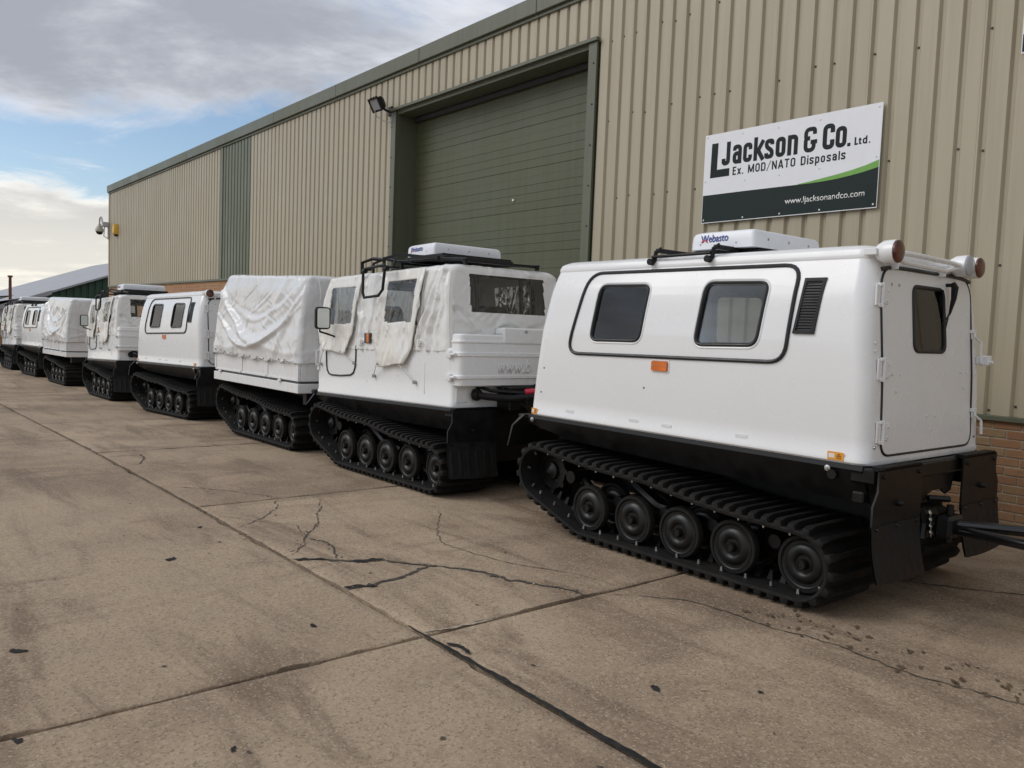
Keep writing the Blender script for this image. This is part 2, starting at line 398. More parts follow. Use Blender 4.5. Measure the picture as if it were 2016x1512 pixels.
def thing(name, label, cat, loc=(0, 0, 0), rot=(0, 0, 0), group=None):
    o = bpy.data.objects.new(name, None); o.empty_display_size = 0.2; col.objects.link(o); o.location = loc; o.rotation_euler = rot
    o['label'] = label; o['category'] = cat
    if group: o['group'] = group
    return o
KIDS = {}
def kids(o): return [c for c in bpy.data.objects if c.parent is o]
def copy_tree(o, parent=None, skip=()):
    c = o.copy(); col.objects.link(c); c.parent = parent
    for ch in kids(o):
        if ch.name.split('.')[0] in skip: continue
        copy_tree(ch, c, skip)
    return c
def rquad(c, r, n=5):
    """rounded quad through four (u,v) corners"""
    out = []; m = len(c)
    rs = r if isinstance(r, (list, tuple)) else [r]*m
    for i in range(m):
        p = Vector(c[i]); a = Vector(c[i-1]); b = Vector(c[(i+1) % m]); rr = rs[i]
        p0 = p + (a-p).normalized()*rr; p1 = p + (b-p).normalized()*rr
        for k in range(n+1):
            t = k/n; w = 0.45
            q = ((1-t)**2*p0 + 2*w*2*t*(1-t)*p*0.5*2*0.5*2*0.5 + t*t*p1) if False else ((1-t)**2*p0 + 2*t*(1-t)*p + t*t*p1)
            out.append((q.x, q.y))
    return out
def rrect(u0, u1, v0, v1, r, n=5): return rquad([(u0, v0), (u1, v0), (u1, v1), (u0, v1)], r, n)
def grow(loop, d):
    """offset a closed loop outwards by d (loop counter-clockwise)"""
    n = len(loop); out = []
    for i in range(n):
        a = Vector(loop[i-1]); b = Vector(loop[(i+1) % n]); t = b-a
        if t.length < 1e-9: out.append(loop[i]); continue
        t.normalize(); out.append((loop[i][0]+t.y*d, loop[i][1]-t.x*d))
    return out
def dense(loop, step=0.06):
    out = []
    for i in range(len(loop)):
        a = Vector(loop[i]); b = Vector(loop[(i+1) % len(loop)]); k = max(1, int((b-a).length/step))
        out += [tuple(a.lerp(b, q/k)) for q in range(k)]
    return out
def interp(tab, x):
    if x <= tab[0][0]: return tab[0][1]
    for (a, p), (b, q) in zip(tab, tab[1:]):
        if x <= b:
            t = (x-a)/(b-a); return p+(q-p)*t
    return tab[-1][1]
def sm(t): t = max(0.0, min(1.0, t)); return t*t*(3-2*t)
def text_mesh(body, box, ext=0.002, bold=0.0, space=1.0, shear=0.0):
    """flat lettering fitted into box (x0, x1, base, cap height) in the local xz plane, facing -y"""
    cu = bpy.data.curves.new('text', 'FONT'); cu.body = body; cu.size = 1; cu.extrude = 0.0; cu.offset = bold; cu.space_character = space; cu.shear = shear; cu.resolution_u = 6
    ob = bpy.data.objects.new('text', cu); col.objects.link(ob)
    dg = bpy.context.evaluated_depsgraph_get(); me = bpy.data.meshes.new_from_object(ob.evaluated_get(dg))
    bpy.data.objects.remove(ob); bpy.data.curves.remove(cu)
    xs = [v.co.x for v in me.vertices]; x0, x1 = min(xs), max(xs)
    cap = 0.69
    sx = (box[1]-box[0])/(x1-x0); sz = box[3]/cap
    bm = bmesh.new(); bm.from_mesh(me)
    for v in bm.verts: v.co = Vector((box[0]+(v.co.x-x0)*sx, 0, box[2]+v.co.y*sz))
    geo = bmesh.ops.extrude_face_region(bm, geom=bm.faces[:])
    for e in geo['geom']:
        if isinstance(e, bmesh.types.BMVert): e.co.y -= ext
    bmesh.ops.recalc_face_normals(bm, faces=bm.faces)
    bm.to_mesh(me); bm.free(); me.name = 'lettering'
    return me
def round_path(P, r, closed=False, n=5):
    out = []; m = len(P)
    for i in range(m):
        p = Vector(P[i])
        if not closed and i in (0, m-1): out.append((p.x, p.y)); continue
        a = Vector(P[i-1]); b = Vector(P[(i+1) % m]); q = min(r, (a-p).length*.49, (b-p).length*.49)
        p0 = p+(a-p).normalized()*q; p1 = p+(b-p).normalized()*q
        for k in range(n+1):
            t = k/n; v = (1-t)**2*p0+2*t*(1-t)*p+t*t*p1; out.append((v.x, v.y))
    return out
def stroke(b, P, w, mp, o0, o1, closed=False):
    m = len(P); L = []; Q = []
    for i in range(m):
        p = Vector(P[i]); a = Vector(P[i-1]) if (closed or i) else p; c = Vector(P[(i+1) % m]) if (closed or i < m-1) else p
        d1 = (p-a).normalized() if (p-a).length > 1e-9 else (c-p).normalized(); d2 = (c-p).normalized() if (c-p).length > 1e-9 else d1
        d = (d1+d2).normalized(); nn = Vector((-d.y, d.x)); k = 1/max(.5, nn.dot(Vector((-d1.y, d1.x))))
        L.append(p+nn*w*.5*k); Q.append(p-nn*w*.5*k)
    rings = [[mp(l.x, l.y, o0), mp(l.x, l.y, o1), mp(q.x, q.y, o1), mp(q.x, q.y, o0)] for l, q in zip(L, Q)]
    if closed: rings.append(rings[0])
    b.loft(rings, True, not closed, not closed)
def glyph(b, ch, x, w, h, t, mp, z0=0.0, o=0.0016):
    e = t/2; r = w*.42; S = lambda P, c=False, rr=r, dd=0.0: stroke(b, round_path([(x+px, z0+pz) for px, pz in P], rr, c), t, mp, 0.0002, o+dd, c)
    if ch == 'o': S([(e, e), (w-e, e), (w-e, h-e), (e, h-e)], True)
    elif ch in 'cC': S([(w-e, h*.64), (w-e, h-e), (e, h-e), (e, e), (w-e, e), (w-e, h*.37)])
    elif ch == 'a': S([(e, h*.70), (e, h-e), (w-e, h-e), (w-e, 0)]); S([(e, e), (w-e*1.2, e), (w-e*1.2, h*.54), (e, h*.54)], True, r*.8, 0.0004)
    elif ch == 'k': S([(e, 0), (e, h*1.20)]); S([(t*.9, h*.38), (w-e*.4, h)], False, r, 0.0004); S([(t*1.2, h*.52), (w-e*.2, 0)], False, r, 0.0007)
    elif ch == 's': S([(w-e, h*.70), (w-e, h-e), (e, h-e), (e, h*.62), (w-e, h*.38), (w-e, e), (e, e), (e, h*.30)])
    elif ch == 'n': S([(e, 0), (e, h)], False, r, .0004); S([(e, h*.6), (e, h-e), (w-e, h-e), (w-e, 0)])
    elif ch == 'J': S([(w-e, h), (w-e, e), (e, e), (e, h*.30)])
    elif ch == '&': S([(w*.80, h*.70), (w*.80, h-e), (w*.14, h-e), (w*.14, h*.56), (w*.46, h*.56)], False, r*.8); S([(w*.46, h*.56), (e, h*.56), (e, e), (w*.76, e), (w*.76, h*.44)], False, r*.8, .0004); S([(w*.52, h*.40), (w, h*.40)], False, r, .0008)
    elif ch == 'E': S([(e, 0), (e, h)], False, r, .0004); S([(0, h-e), (w, h-e)]); S([(0, e), (w, e)]); S([(e, h*.52), (w*.9, h*.52)])
    elif ch == 'x': S([(e*.6, 0), (w-e*.6, h)]); S([(e*.6, h), (w-e*.6, 0)], False, r, .0004)
    elif ch == 'M': S([(e, 0), (e, h)]); S([(w-e, 0), (w-e, h)]); S([(e, h*.98), (w*.5, h*.10)], False, r, .0004); S([(w*.5, h*.10), (w-e, h*.98)], False, r, .0007)
    elif ch == 'N': S([(e, 0), (e, h)]); S([(w-e, 0), (w-e, h)]); S([(e, h*.97), (w-e, h*.03)], False, r, .0004)
    elif ch == 'A': S([(e*.7, 0), (w*.5, h)]); S([(w-e*.7, 0), (w*.5, h)], False, r, .0004); S([(w*.22, h*.27), (w*.78, h*.27)], False, r, .0007)
    elif ch == 'T': S([(w*.5, 0), (w*.5, h)]); S([(0, h-e), (w, h-e)], False, r, .0004)
    elif ch == 'O': S([(e, e), (w-e, e), (w-e, h-e), (e, h-e)], True)
    elif ch == 'D': S([(e, e), (w-e, e), (w-e, h-e), (e, h-e)], True, r*.8); S([(e, 0), (e, h)], False, r, .0004)
    elif ch == '/': S([(0, -h*.08), (w, h*1.08)])
    elif ch == 'i': S([(e, 0), (e, h)]); S([(e, h*1.14), (e, h*1.14+t)])
    elif ch == 'l': S([(e, 0), (e, h*1.30)])
    elif ch == 'p': S([(e, -h*.35), (e, h)], False, r, .0004); S([(e, e), (w-e, e), (w-e, h-e), (e, h-e)], True)
    elif ch == 'd': S([(w-e, 0), (w-e, h*1.30)], False, r, .0004); S([(e, e), (w-e, e), (w-e, h-e), (e, h-e)], True)
    elif ch == 't': S([(w*.38, h*1.2), (w*.38, e), (w, e)], False, r*.6); S([(0, h-e), (w*.95, h-e)], False, r, .0004)
    elif ch == 'L': S([(e, h), (e, 0)], False, r, .0004); S([(0, e), (w, e)])
    elif ch == '.': S([(e, 0), (e, t)])
def nz(x, y, z=0.0): return noise.noise(Vector((x, y, z)))
def fb(x, y, z=0.0, o=4): return noise.fractal(Vector((x, y, z)), 0.6, 2.0, o)

# ------------------------------------------------------------------ ground
GP = [(-300, -1.3), (-80, -0.78), (-50.3, -0.60), (-46.7, -0.575), (-39.5, -0.51), (-32.3, -0.43), (-28.7, -0.378), (-25.1, -0.328), (-21.5, -0.28), (-17.9, -0.215), (-14.3, -0.14), (-10.6, -0.064), (-7.03, -0.022), (-3.46, 0.0), (60, 0.0)]
def gz(x): return interp(GP, x)
W = 7.566            # wall plane
xs = [q[0] for q in GP] + [200]
ys = [-250, -120, -60, -30, -12, -6, -3, 0, 2.31, 5, 7.6, 12, 30, 80, 200]
g = MB()
g.add([(x, y, gz(x)-0.035) for x in xs for y in ys],
      [(i*len(ys)+j, (i+1)*len(ys)+j, (i+1)*len(ys)+j+1, i*len(ys)+j+1) for i in range(len(xs)-1) for j in range(len(ys)-1)])
ground = g.build('ground', 'joint_dirt', None, kind='structure')
def edge_jit(a, b, amp):
    if amp: return amp*(max(0.0, nz(a*5.1, b*4.7, 3.3)-.15)*1.5 + max(0.0, nz(a*1.7, b*1.3, 9.3)-.25)*1.2 + abs(nz(a*23, b*21, 1.0))*0.3 + abs(nz(a*57, b*53, 4.0))*0.2)
    return amp*(nz(a*2.1, b*1.7, 3.3)*0.5 + nz(a*9.0, b*8.0, 7.1)*0.35 + nz(a*31, b*29, 1.0)*0.3)
def slab(x0, x1, y0, y1, gap, fine):
    """one concrete bay with worn irregular edges"""
    st = 0.05 if fine else 0.4
    nx = max(2, int((x1-x0)/st)); ny = max(2, int((y1-y0)/st))
    nx = min(nx, 140); ny = min(ny, 140)
    loop = []
    for i in range(nx): x = x0+(x1-x0)*i/nx; loop.append((x, y0+gap+abs(edge_jit(x, y0+.3, 0.034)), 0))
    for i in range(ny): y = y0+(y1-y0)*i/ny; loop.append((x1-gap-abs(edge_jit(x1+.3, y, 0.034)), y, 1))
    for i in range(nx): x = x1-(x1-x0)*i/nx; loop.append((x, y1-gap-abs(edge_jit(x, y1-.3, 0.034)), 2))
    for i in range(ny): y = y1-(y1-y0)*i/ny; loop.append((x0+gap+abs(edge_jit(x0-.3, y, 0.034)), y, 3))
    cl = lambda p: (min(max(p[0], x0+gap), x1-gap), min(max(p[1], y0+gap), y1-gap))
    L0 = [cl(p) for p in loop]; n = len(L0)
    cxm, cym = (x0+x1)/2, (y0+y1)/2
    def inset(p, d): return (min(max(p[0], x0+gap+d), x1-gap-d), min(max(p[1], y0+gap+d), y1-gap-d))
    L1 = [inset(p, 0.012) for p in L0]; L2 = [inset(p, 0.06) for p in L0]
    b = MB()
    b.loft([[(x, y, gz(x)-0.045) for x, y in L0], [(x, y, gz(x)-0.007) for x, y in L0], [(x, y, gz(x)-0.0015) for x, y in L1], [(x, y, gz(x)) for x, y in L2]])
    o = b.build('concrete_slab', 'concrete', ground, 50)
    # top cap: quads across the bay so that the surface follows the fall of the yard
    bm = bmesh.new(); bm.from_mesh(o.data); bm.verts.ensure_lookup_table()
    top = [bm.verts[3*n+i] for i in range(n)]
    f = bm.faces.new(top)
    for gx, _ in GP:
        if x0+0.1 < gx < x1-0.1: bmesh.ops.bisect_plane(bm, geom=bm.verts[:]+bm.edges[:]+bm.faces[:], plane_co=(gx, 0, 0), plane_no=(1, 0, 0))
    bm.normal_update()
    bmesh.ops.triangulate(bm, faces=[q for q in bm.faces if len(q.verts) > 4])
    bmesh.ops.recalc_face_normals(bm, faces=bm.faces); bm.to_mesh(o.data); bm.free(); shade(o.data, 50)
    return o
YJ = 2.309
cross = [10.7, 7.2, 3.65, 0.1, -3.46, -7.03, -10.6, -14.3, -17.9, -21.5, -25.1, -28.7, -32.3, -35.9, -39.5, -43.1, -46.7]
for a, b_ in zip(cross, cross[1:]): slab(b_, a, YJ, W-0.02, 0.009, a > -12 and a < 6)
cl2 = [10.7, 3.65, -3.46, -14.3, -21.5, -28.7, -35.9, -43.1, -50.3]
for a, b_ in zip(cl2, cl2[1:]):
    slab(b_, a, -3.1, YJ, 0.008, a < 6 and a > -9)
    slab(b_, a, -8.6, -3.1, 0.008, False)
    for y_ in (-14.1, -19.6, -25.1): slab(b_, a, y_, y_+5.5, 0.008, False)

def ribbon(name, pts, w0, mat, z=0.004, jag=0.6, seed=0):
    """ragged crack or sealant strip lying on the slabs"""
    P = []
    for a, b in zip(pts, pts[1:]):
        a, b = Vector(a[:2]), Vector(b[:2]); k = max(2, int((b-a).length/0.014))
        P += [a.lerp(b, q/k) for q in range(k)]
    P.append(Vector(pts[-1][:2])); n = len(P); L = []; Rr = []
    for i, p in enumerate(P):
        d = (P[min(i+1, n-1)]-P[max(i-1, 0)]).normalized(); nn = Vector((-d.y, d.x))
        t = i/(n-1); taper = min(1, 6*t+0.3, 6*(1-t)+0.15)
        wob = nn*min(1.0, w0/0.008)*(0.034*nz(p.x*3.3, p.y*3.3, seed) + 0.020*nz(p.x*11, p.y*11, seed+5) + 0.010*nz(p.x*29, p.y*29, seed+7))*(0.15 if name == 'joint_sealant' else 1.0)
        wl_ = w0*taper*max(0.12, 0.5+jag*nz(p.x*17+seed, p.y*17, 2)+0.5*jag*nz(p.x*5, p.y*5, seed+9))
        wr_ = w0*taper*max(0.12, 0.5+jag*nz(p.x*17, p.y*17+seed, 8)+0.5*jag*nz(p.x*5+4, p.y*5, seed+2))
        q = p+wob
        for arr, e in ((L, q+nn*wl_), (Rr, q-nn*wr_)): arr.append((e.x, e.y, gz(e.x)+z))
    b = MB(); vs = L+Rr; b.add(vs, [(i, i+1, n+i+1, n+i) for i in range(n-1)])
    return b.build(name, mat, ground)
cracks = [
 ([(-5.11, 2.32), (-5.03, 2.46), (-4.88, 2.62), (-4.77, 2.85), (-4.6, 2.96), (-4.5, 3.04), (-4.29, 3.19), (-3.98, 3.28), (-3.8, 3.38), (-3.6, 3.46), (-3.47, 3.49)], 0.030, 'crack_dirt'),
 ([(-4.36, 2.33), (-4.34, 2.46), (-4.38, 2.68), (-4.43, 2.86), (-4.49, 3.02)], 0.032, 'crack_dirt'),
 ([(-5.22, 2.34), (-5.45, 2.54), (-5.59, 2.65), (-5.82, 2.8), (-6.18, 3.02), (-6.8, 3.37)], 0.010, 'crack_dirt'),
 ([(-5.59, 2.65), (-5.43, 2.71), (-5.24, 2.69), (-4.96, 2.61)], 0.012, 'crack_dirt'),
 ([(-6.12, 2.33), (-6.32, 2.61), (-6.69, 2.9), (-7.0, 3.03)], 0.008, 'crack_dirt'),
 ([(-7.05, 3.05), (-7.6, 2.79), (-7.97, 2.49), (-8.12, 2.33)], 0.010, 'crack_dirt'),
 ([(-10.21, 2.33), (-10.22, 2.72), (-9.87, 2.65), (-9.55, 2.5), (-9.43, 2.33)], 0.014, 'crack_dirt'),
 ([(-3.44, 3.6), (-3.08, 3.94), (-2.73, 3.99), (-2.55, 3.97), (-2.33, 4.0), (-2.09, 4.04), (-1.72, 4.01), (-1.29, 4.11), (-0.6, 4.2), (0.08, 4.24)], 0.009, 'crack_dirt'),
 ([(-3.1, 5.1), (-2.44, 5.58), (-2.12, 5.79), (-1.92, 5.96), (-1.2, 6.3)], 0.012, 'crack_dirt'),
 ([(-5.9, 4.05), (-5.2, 3.55), (-4.9, 3.42), (-4.3, 3.5), (-3.9, 3.72), (-3.5, 3.78)], 0.006, 'crack_dirt'),
 ([(-6.6, 2.35), (-6.0, 2.75), (-5.6, 2.66)], 0.005, 'crack_dirt'),
]
for i, (p, w, mt) in enumerate(cracks): ribbon('crack', p, w, mt, 0.004, 0.7, i*3.7)
# tar filling where the old joint was made good
ribbon('joint_sealant', [(-3.62, YJ), (-3.3, YJ), (-2.7, YJ+.004), (-2.2, YJ), (-1.6, YJ), (-0.9, YJ), (0.0, YJ)], 0.030, 'tar', 0.0055, 0.35, 11)
ribbon('joint_sealant', [(-22, YJ), (-15, YJ), (-10.4, YJ), (-8.5, YJ), (-6.6, YJ), (-5.2, YJ), (-4.3, YJ), (-3.55, YJ)], 0.0105, 'crack_dirt', 0.0045, 0.8, 5)
ribbon('joint_sealant', [(-3.50, YJ+.02), (-3.47, 2.5), (-3.45, 2.75)], 0.020, 'concrete_crumb', 0.0035, 0.7, 15)
for a, w in (((-5.03, 2.42), 0.040), ((-4.82, 2.74), 0.050), ((-4.34, 2.42), 0.034)):
    ribbon('tar_patch', [(a[0]-.05, a[1]-.09), (a[0]-.02, a[1]-.02), (a[0]+.04, a[1]+.10)], w, 'tar', 0.0065, 0.6, a[0])
ribbon('tar_patch', [(-3.30, 2.33), (-3.22, 2.37), (-3.13, 2.36)], 0.03, 'tar', 0.007, 0.4, 2)
# marks on the slabs: tar spots, dark drips
rb = random.Random(4)
def blob(x, y, r, asp, ang, mat, name, z=0.0042):
    b = MB(); n = 30
    def pt(t, k):
        rr = r*k*(1+0.75*nz(math.cos(t)*1.3+x*7, math.sin(t)*1.3+y*7, 0.5)+0.45*nz(math.cos(t)*3.2+x*7, math.sin(t)*3.2, 2)+0.25*nz(math.cos(t)*8+x*7, math.sin(t)*8, 5))
        u, v_ = rr*math.cos(t)*asp, rr*math.sin(t); X = x+u*math.cos(ang)-v_*math.sin(ang); Y = y+u*math.sin(ang)+v_*math.cos(ang)
        return (X, Y, gz(X)+z)
    b.add([pt(2*math.pi*i/n, 1) for i in range(n)]+[(x, y, gz(x)+z)], [(i, (i+1) % n, n) for i in range(n)])
    return b.build(name, mat, ground)
for x, y, r, a in ((-5.53, 1.66, .05, .8), (-4.34, .62, .045, 2.2), (-3.41, .48, .03, 2.0), (-2.35, 2.83, .035, 1.2), (-3.9, 1.9, .03, 1.5), (-2.9, 1.1, .022, 1.0), (-6.3, 2.1, .03, 1), (-2.05, 3.2, .018, 1)):
    blob(x, y, r*.85, 0.55, a, 'tar', 'tar_spot')
for i in range(80):
    t = rb.random(); x = -2.75+1.75*t+rb.gauss(0, .10); y = 3.93+0.42*rb.random()+.10*t+rb.gauss(0, .03)
    blob(x, y, rb.uniform(.008, .030), rb.uniform(.35, .6), rb.uniform(.4, 1.0), 'wet_stain', 'drip_stain', 0.0043)
for i in range(60):
    x = rb.uniform(-9, 0.2); y = rb.uniform(0.2, 3.9)
    blob(x, y, rb.uniform(.006, .014), rb.uniform(.5, 1), rb.uniform(0, 3), 'crack_dirt' if rb.random() < .8 else 'concrete_crumb', 'grit_spot', 0.0044)

rc = random.Random(21)
def crumb_mesh(seed):
    q = random.Random(seed); b = MB(); b.box(-.5, .5, -.5, .5, 0, .6, .18); b.v = [(x+q.uniform(-.15, .15), y+q.uniform(-.15, .15), z+q.uniform(-.1, .1)) for x, y, z in b.v]
    me = b.mesh('crumb', 25); me.materials.append(MATS['concrete_crumb' if seed % 3 else 'crack_dirt']); return me
CM = [crumb_mesh(i) for i in range(6)]
for pts, w, mt in cracks[:4] + [([(-3.46, 2.32), (-3.45, 2.75)], .02, ''), ([(-6.4, YJ), (-5.6, YJ)], .02, ''), ([(-7.15, 2.98), (-6.95, 3.08)], .03, '')]:
    for a, b_ in zip(pts, pts[1:]):
        for i in range(rc.randint(2, 5)):
            u = rc.random(); x = a[0]+(b_[0]-a[0])*u+rc.gauss(0, .018); y = a[1]+(b_[1]-a[1])*u+rc.gauss(0, .018); k = rc.uniform(.006, .017)
            o = bpy.data.objects.new('concrete_crumb', rc.choice(CM)); col.objects.link(o); o.parent = ground; o.location = (x, y, gz(x)+.002); o.scale = (k, k*rc.uniform(.6, 1), k*.6); o.rotation_euler = (0, 0, rc.uniform(0, 6))

# ------------------------------------------------------------------ warehouse
wh = thing('warehouse', 'long beige ribbed metal warehouse with green fascia and brick base behind the vehicles', 'building', (-14, W, gz(-14)))
WO = Vector((14, -W, -gz(-14)))     # parts are modelled in world coordinates
def wbuild(b, name, mat, parent=None, angle=35, **t):
    o = b.build(name, mat, parent or wh, angle, **t)
    if parent is None: o.location = WO
    return o
X_L, X_R = -32.9, 9.0
D0, D1, DTOP = -12.87, -7.76, 5.33
CPITCH = 0.205
def prof(x0, x1):
    """cladding section: wide crowns standing 30 mm proud, narrow troughs"""
    pts = [x0, x1]
    k0 = math.floor(x0/CPITCH)-1
    for k in range(k0, k0+int((x1-x0)/CPITCH)+4):
        b = k*CPITCH
        pts += [b+0.004, b+0.024, b+0.050, b+0.070]
    pts = sorted(p for p in pts if x0 <= p <= x1)
    def d(x):
        q = (x % CPITCH)
        return interp([(0.004, 0.0), (0.024, 0.030), (0.050, 0.030), (0.070, 0.0)], q)
    out = []
    for p in pts:
        if not out or p-out[-1][0] > 1e-4: out.append((p, d(p)))
    return out
def sheet(x0, x1, z0, z1, mat):
    b = MB(); P = prof(x0, x1); n = len(P)
    vs = [(x, W+d, z) for z in (z0, z1) for x, d in P] + [(x, W+d+0.006, z) for z in (z0, z1) for x, d in P]
    fs = [(i, i+1, n+i+1, n+i) for i in range(n-1)] + [(2*n+i, 3*n+i, 3*n+i+1, 2*n+i+1) for i in range(n-1)]
    fs += [(i, 2*n+i, 2*n+i+1, i+1) for i in range(n-1)] + [(0, n, 3*n, 2*n), (n-1, 3*n-1, 4*n-1, 2*n-1)]
    b.add(vs, fs); o = wbuild(b, 'cladding_sheet', mat, None, 20)
EAVE = 6.02
def run(x0, x1, z0, z1, mat):
    k = math.ceil((x0+0.05)/(CPITCH*5)); xs_ = [x0]
    while k*CPITCH*5-0.012 < x1-0.05: xs_.append(k*CPITCH*5-0.012); k += 1
    xs_.append(x1)
    for a, b in zip(xs_, xs_[1:]): sheet(a, b-0.0015, z0, z1, mat)
Z_RIGHT, Z_LEFT = 1.03, 2.60
run(D1, X_R, Z_RIGHT, EAVE, 'beige_cladding')
run(D0, D1, DTOP, EAVE, 'beige_cladding')
run(-19.42, D0, Z_RIGHT, EAVE, 'beige_cladding')
run(-21.25, -19.42, Z_LEFT, EAVE, 'green_cladding')
run(X_L, -21.25, Z_LEFT, EAVE, 'beige_cladding')
# fascia / eaves gutter in lengths, with joint straps
xx = X_L-0.06
while xx < X_R:
    x2 = min(xx+3.0, X_R)
    b = MB(); b.box(xx, x2-0.004, W-0.075, W+0.12, 5.985, 6.225, 0.008)
    wbuild(b, 'fascia', 'green_trim')
    b = MB(); b.box(xx, x2-0.004, W-0.03, W-0.002, 5.935, 5.984, 0.003)
    wbuild(b, 'eaves_flashing', 'green_trim')
    xx = x2
# drip flashings below the cladding
b = MB(); b.box(D1+0.0, X_R, W-0.035, W+0.035, 0.985, 1.028, 0.004); wbuild(b, 'drip_flashing', 'green_trim')
b = MB(); b.box(X_L, -19.42, W-0.035, W+0.035, 2.545, 2.598, 0.004); wbuild(b, 'drip_flashing', 'green_trim')
# corner flashings
b = MB(); b.box(X_L-0.05, X_L+0.07, W-0.02, W+0.10, Z_LEFT, 5.98, 0.004); wbuild(b, 'corner_flashing', 'beige_cladding')
b = MB(); b.box(-21.40, -21.25, W-0.02, W-0.003, Z_LEFT, 5.93, 0.003); wbuild(b, 'strip_flashing', 'green_cladding')
# end wall, back and roof
b = MB(); b.box(X_L, X_L+0.1, W+0.10, W+22, gz(X_L)-0.3, 6.0); wbuild(b, 'end_wall', 'beige_cladding')
b = MB(); b.box(X_R-0.1, X_R, W+0.10, W+22, -0.3, 6.0); wbuild(b, 'end_wall', 'beige_cladding')
b = MB(); b.box(X_L, X_R, W+21.9, W+22, -1.0, 6.0); wbuild(b, 'back_wall', 'beige_cladding')
b = MB(); b.add([(X_L, W+0.1, 6.16), (X_R, W+0.1, 6.16), (X_R, W+11, 7.0), (X_L, W+11, 7.0), (X_L, W+22, 6.16), (X_R, W+22, 6.16)], [(0, 1, 2, 3), (3, 2, 5, 4)]); wbuild(b, 'roof', 'grey_roof')
# brick base: bricks one by one where they can be told apart, patterned wall further along
b = MB(); b.box(-5.62, -0.9, W+0.007, W+0.10, -0.05, 1.0); wbuild(b, 'mortar_bed', 'mortar')
b = MB(); b.box(D1, -5.622, W+0.002, W+0.10, -0.1, 1.0); b.box(-0.898, X_R, W+0.002, W+0.10, -0.1, 1.0); wbuild(b, 'brick_base', 'far_brick')
b = MB(); b.box(X_L, -19.42, W+0.002, W+0.10, -0.8, 2.56); b.box(-19.418, D0, W+0.002, W+0.10, -0.8, 1.0); wbuild(b, 'brick_base', 'far_brick')
def brick_mesh(l, seed):
    rr = random.Random(seed); b = MB(); b.box(-l/2, l/2, -0.004, 0.03, -0.0325, 0.0325, 0.004)
    b.v = [(x+rr.uniform(-.0015, .0015), y+rr.uniform(-.001, .001), z+rr.uniform(-.0015, .0015)) for x, y, z in b.v]
    me = b.mesh('brick', 30); me.materials.append(MATS['brick']); return me
bmeshes = [brick_mesh(0.215, i) for i in range(5)]
rr = random.Random(3)
course = 0
z = 0.035
while z < 0.98:
    x = -5.60 + (0.1125 if course % 2 else 0.0)
    while x < -0.95:
        o = bpy.data.objects.new('brick', rr.choice(bmeshes)); col.objects.link(o); o.parent = wh
        o.location = Vector((x, W+0.004+rr.uniform(-.0015, .0015), z+rr.uniform(-.001, .001))) + WO; o.rotation_euler = (0, rr.uniform(-.004, .004), 0)
        x += 0.2255
    z += 0.0765; course += 1
# door opening
b = MB(); b.box(D0, D0+0.15, W-0.037, W-0.002, gz(D0)-.02, DTOP-0.002, 0.003); wbuild(b, 'jamb_flashing', 'green_trim')
b = MB(); b.box(D1-0.15, D1, W-0.037, W-0.002, gz(D1)-.02, DTOP-0.002, 0.003); wbuild(b, 'jamb_flashing', 'green_trim')
b = MB(); b.box(D0-0.02, D1+0.02, W-0.07, W+0.0, DTOP, DTOP+0.045, 0.003); wbuild(b, 'lintel_flashing', 'green_trim')
REC = 0.36
b = MB(); b.box(D0+0.03, D0+0.149, W-0.001, W+REC+0.1, -0.2, DTOP-0.004); wbuild(b, 'door_reveal', 'green_trim')
b = MB(); b.box(D1-0.149, D1-0.03, W-0.001, W+REC+0.1, -0.2, DTOP-0.004); wbuild(b, 'door_reveal', 'green_trim')
b = MB(); b.box(D0+0.15, D1-0.15, W+0.001, W+REC+0.1, DTOP-0.06, DTOP-0.004); wbuild(b, 'door_soffit', 'green_trim')
b = MB(); b.box(D0+0.15, D1-0.15, W+REC-0.05, W+REC+0.02, DTOP-0.15, DTOP-0.062, 0.02); wbuild(b, 'header_shade_box', 'seat_vinyl')  # dark box added below the soffit, its tone stands in for shade there
sdoor = MB(); sdoor.box(D0+0.13, D1-0.13, W+REC+0.045, W+REC+0.09, -0.2, DTOP-0.07); sdoor = wbuild(sdoor, 'sectional_door', 'door_green')
SL = 0.124
sb = MB()
prof_s = [(0.0, 0.0), (0.001, -0.003), (0.003, -0.005), (0.1205, -0.005), (0.1225, -0.003), (0.1235, 0.0)]
sb.add([(x, y, z) for x in (D0+0.16, D1-0.16) for z, y in prof_s], [(i, i+1, 6+i+1, 6+i) for i in range(5)])
sme = sb.mesh('slat', 20); sme.materials.append(MATS['door_green'])
k = 0; z = DTOP-0.08-SL
while z > -0.15:
    o = bpy.data.objects.new('slat', sme); col.objects.link(o); o.parent = sdoor
    o.location = (0, W+REC+0.043, z - (0.004 if k % 5 == 0 else 0)); k += 1
    z -= SL + (0.004 if k % 5 == 0 else 0)
b = MB(); b.box(-9.9, -9.86, W+REC+0.02, W+REC+0.04, 3.55, 3.58); wbuild(b, 'paint_chip', 'label_white')
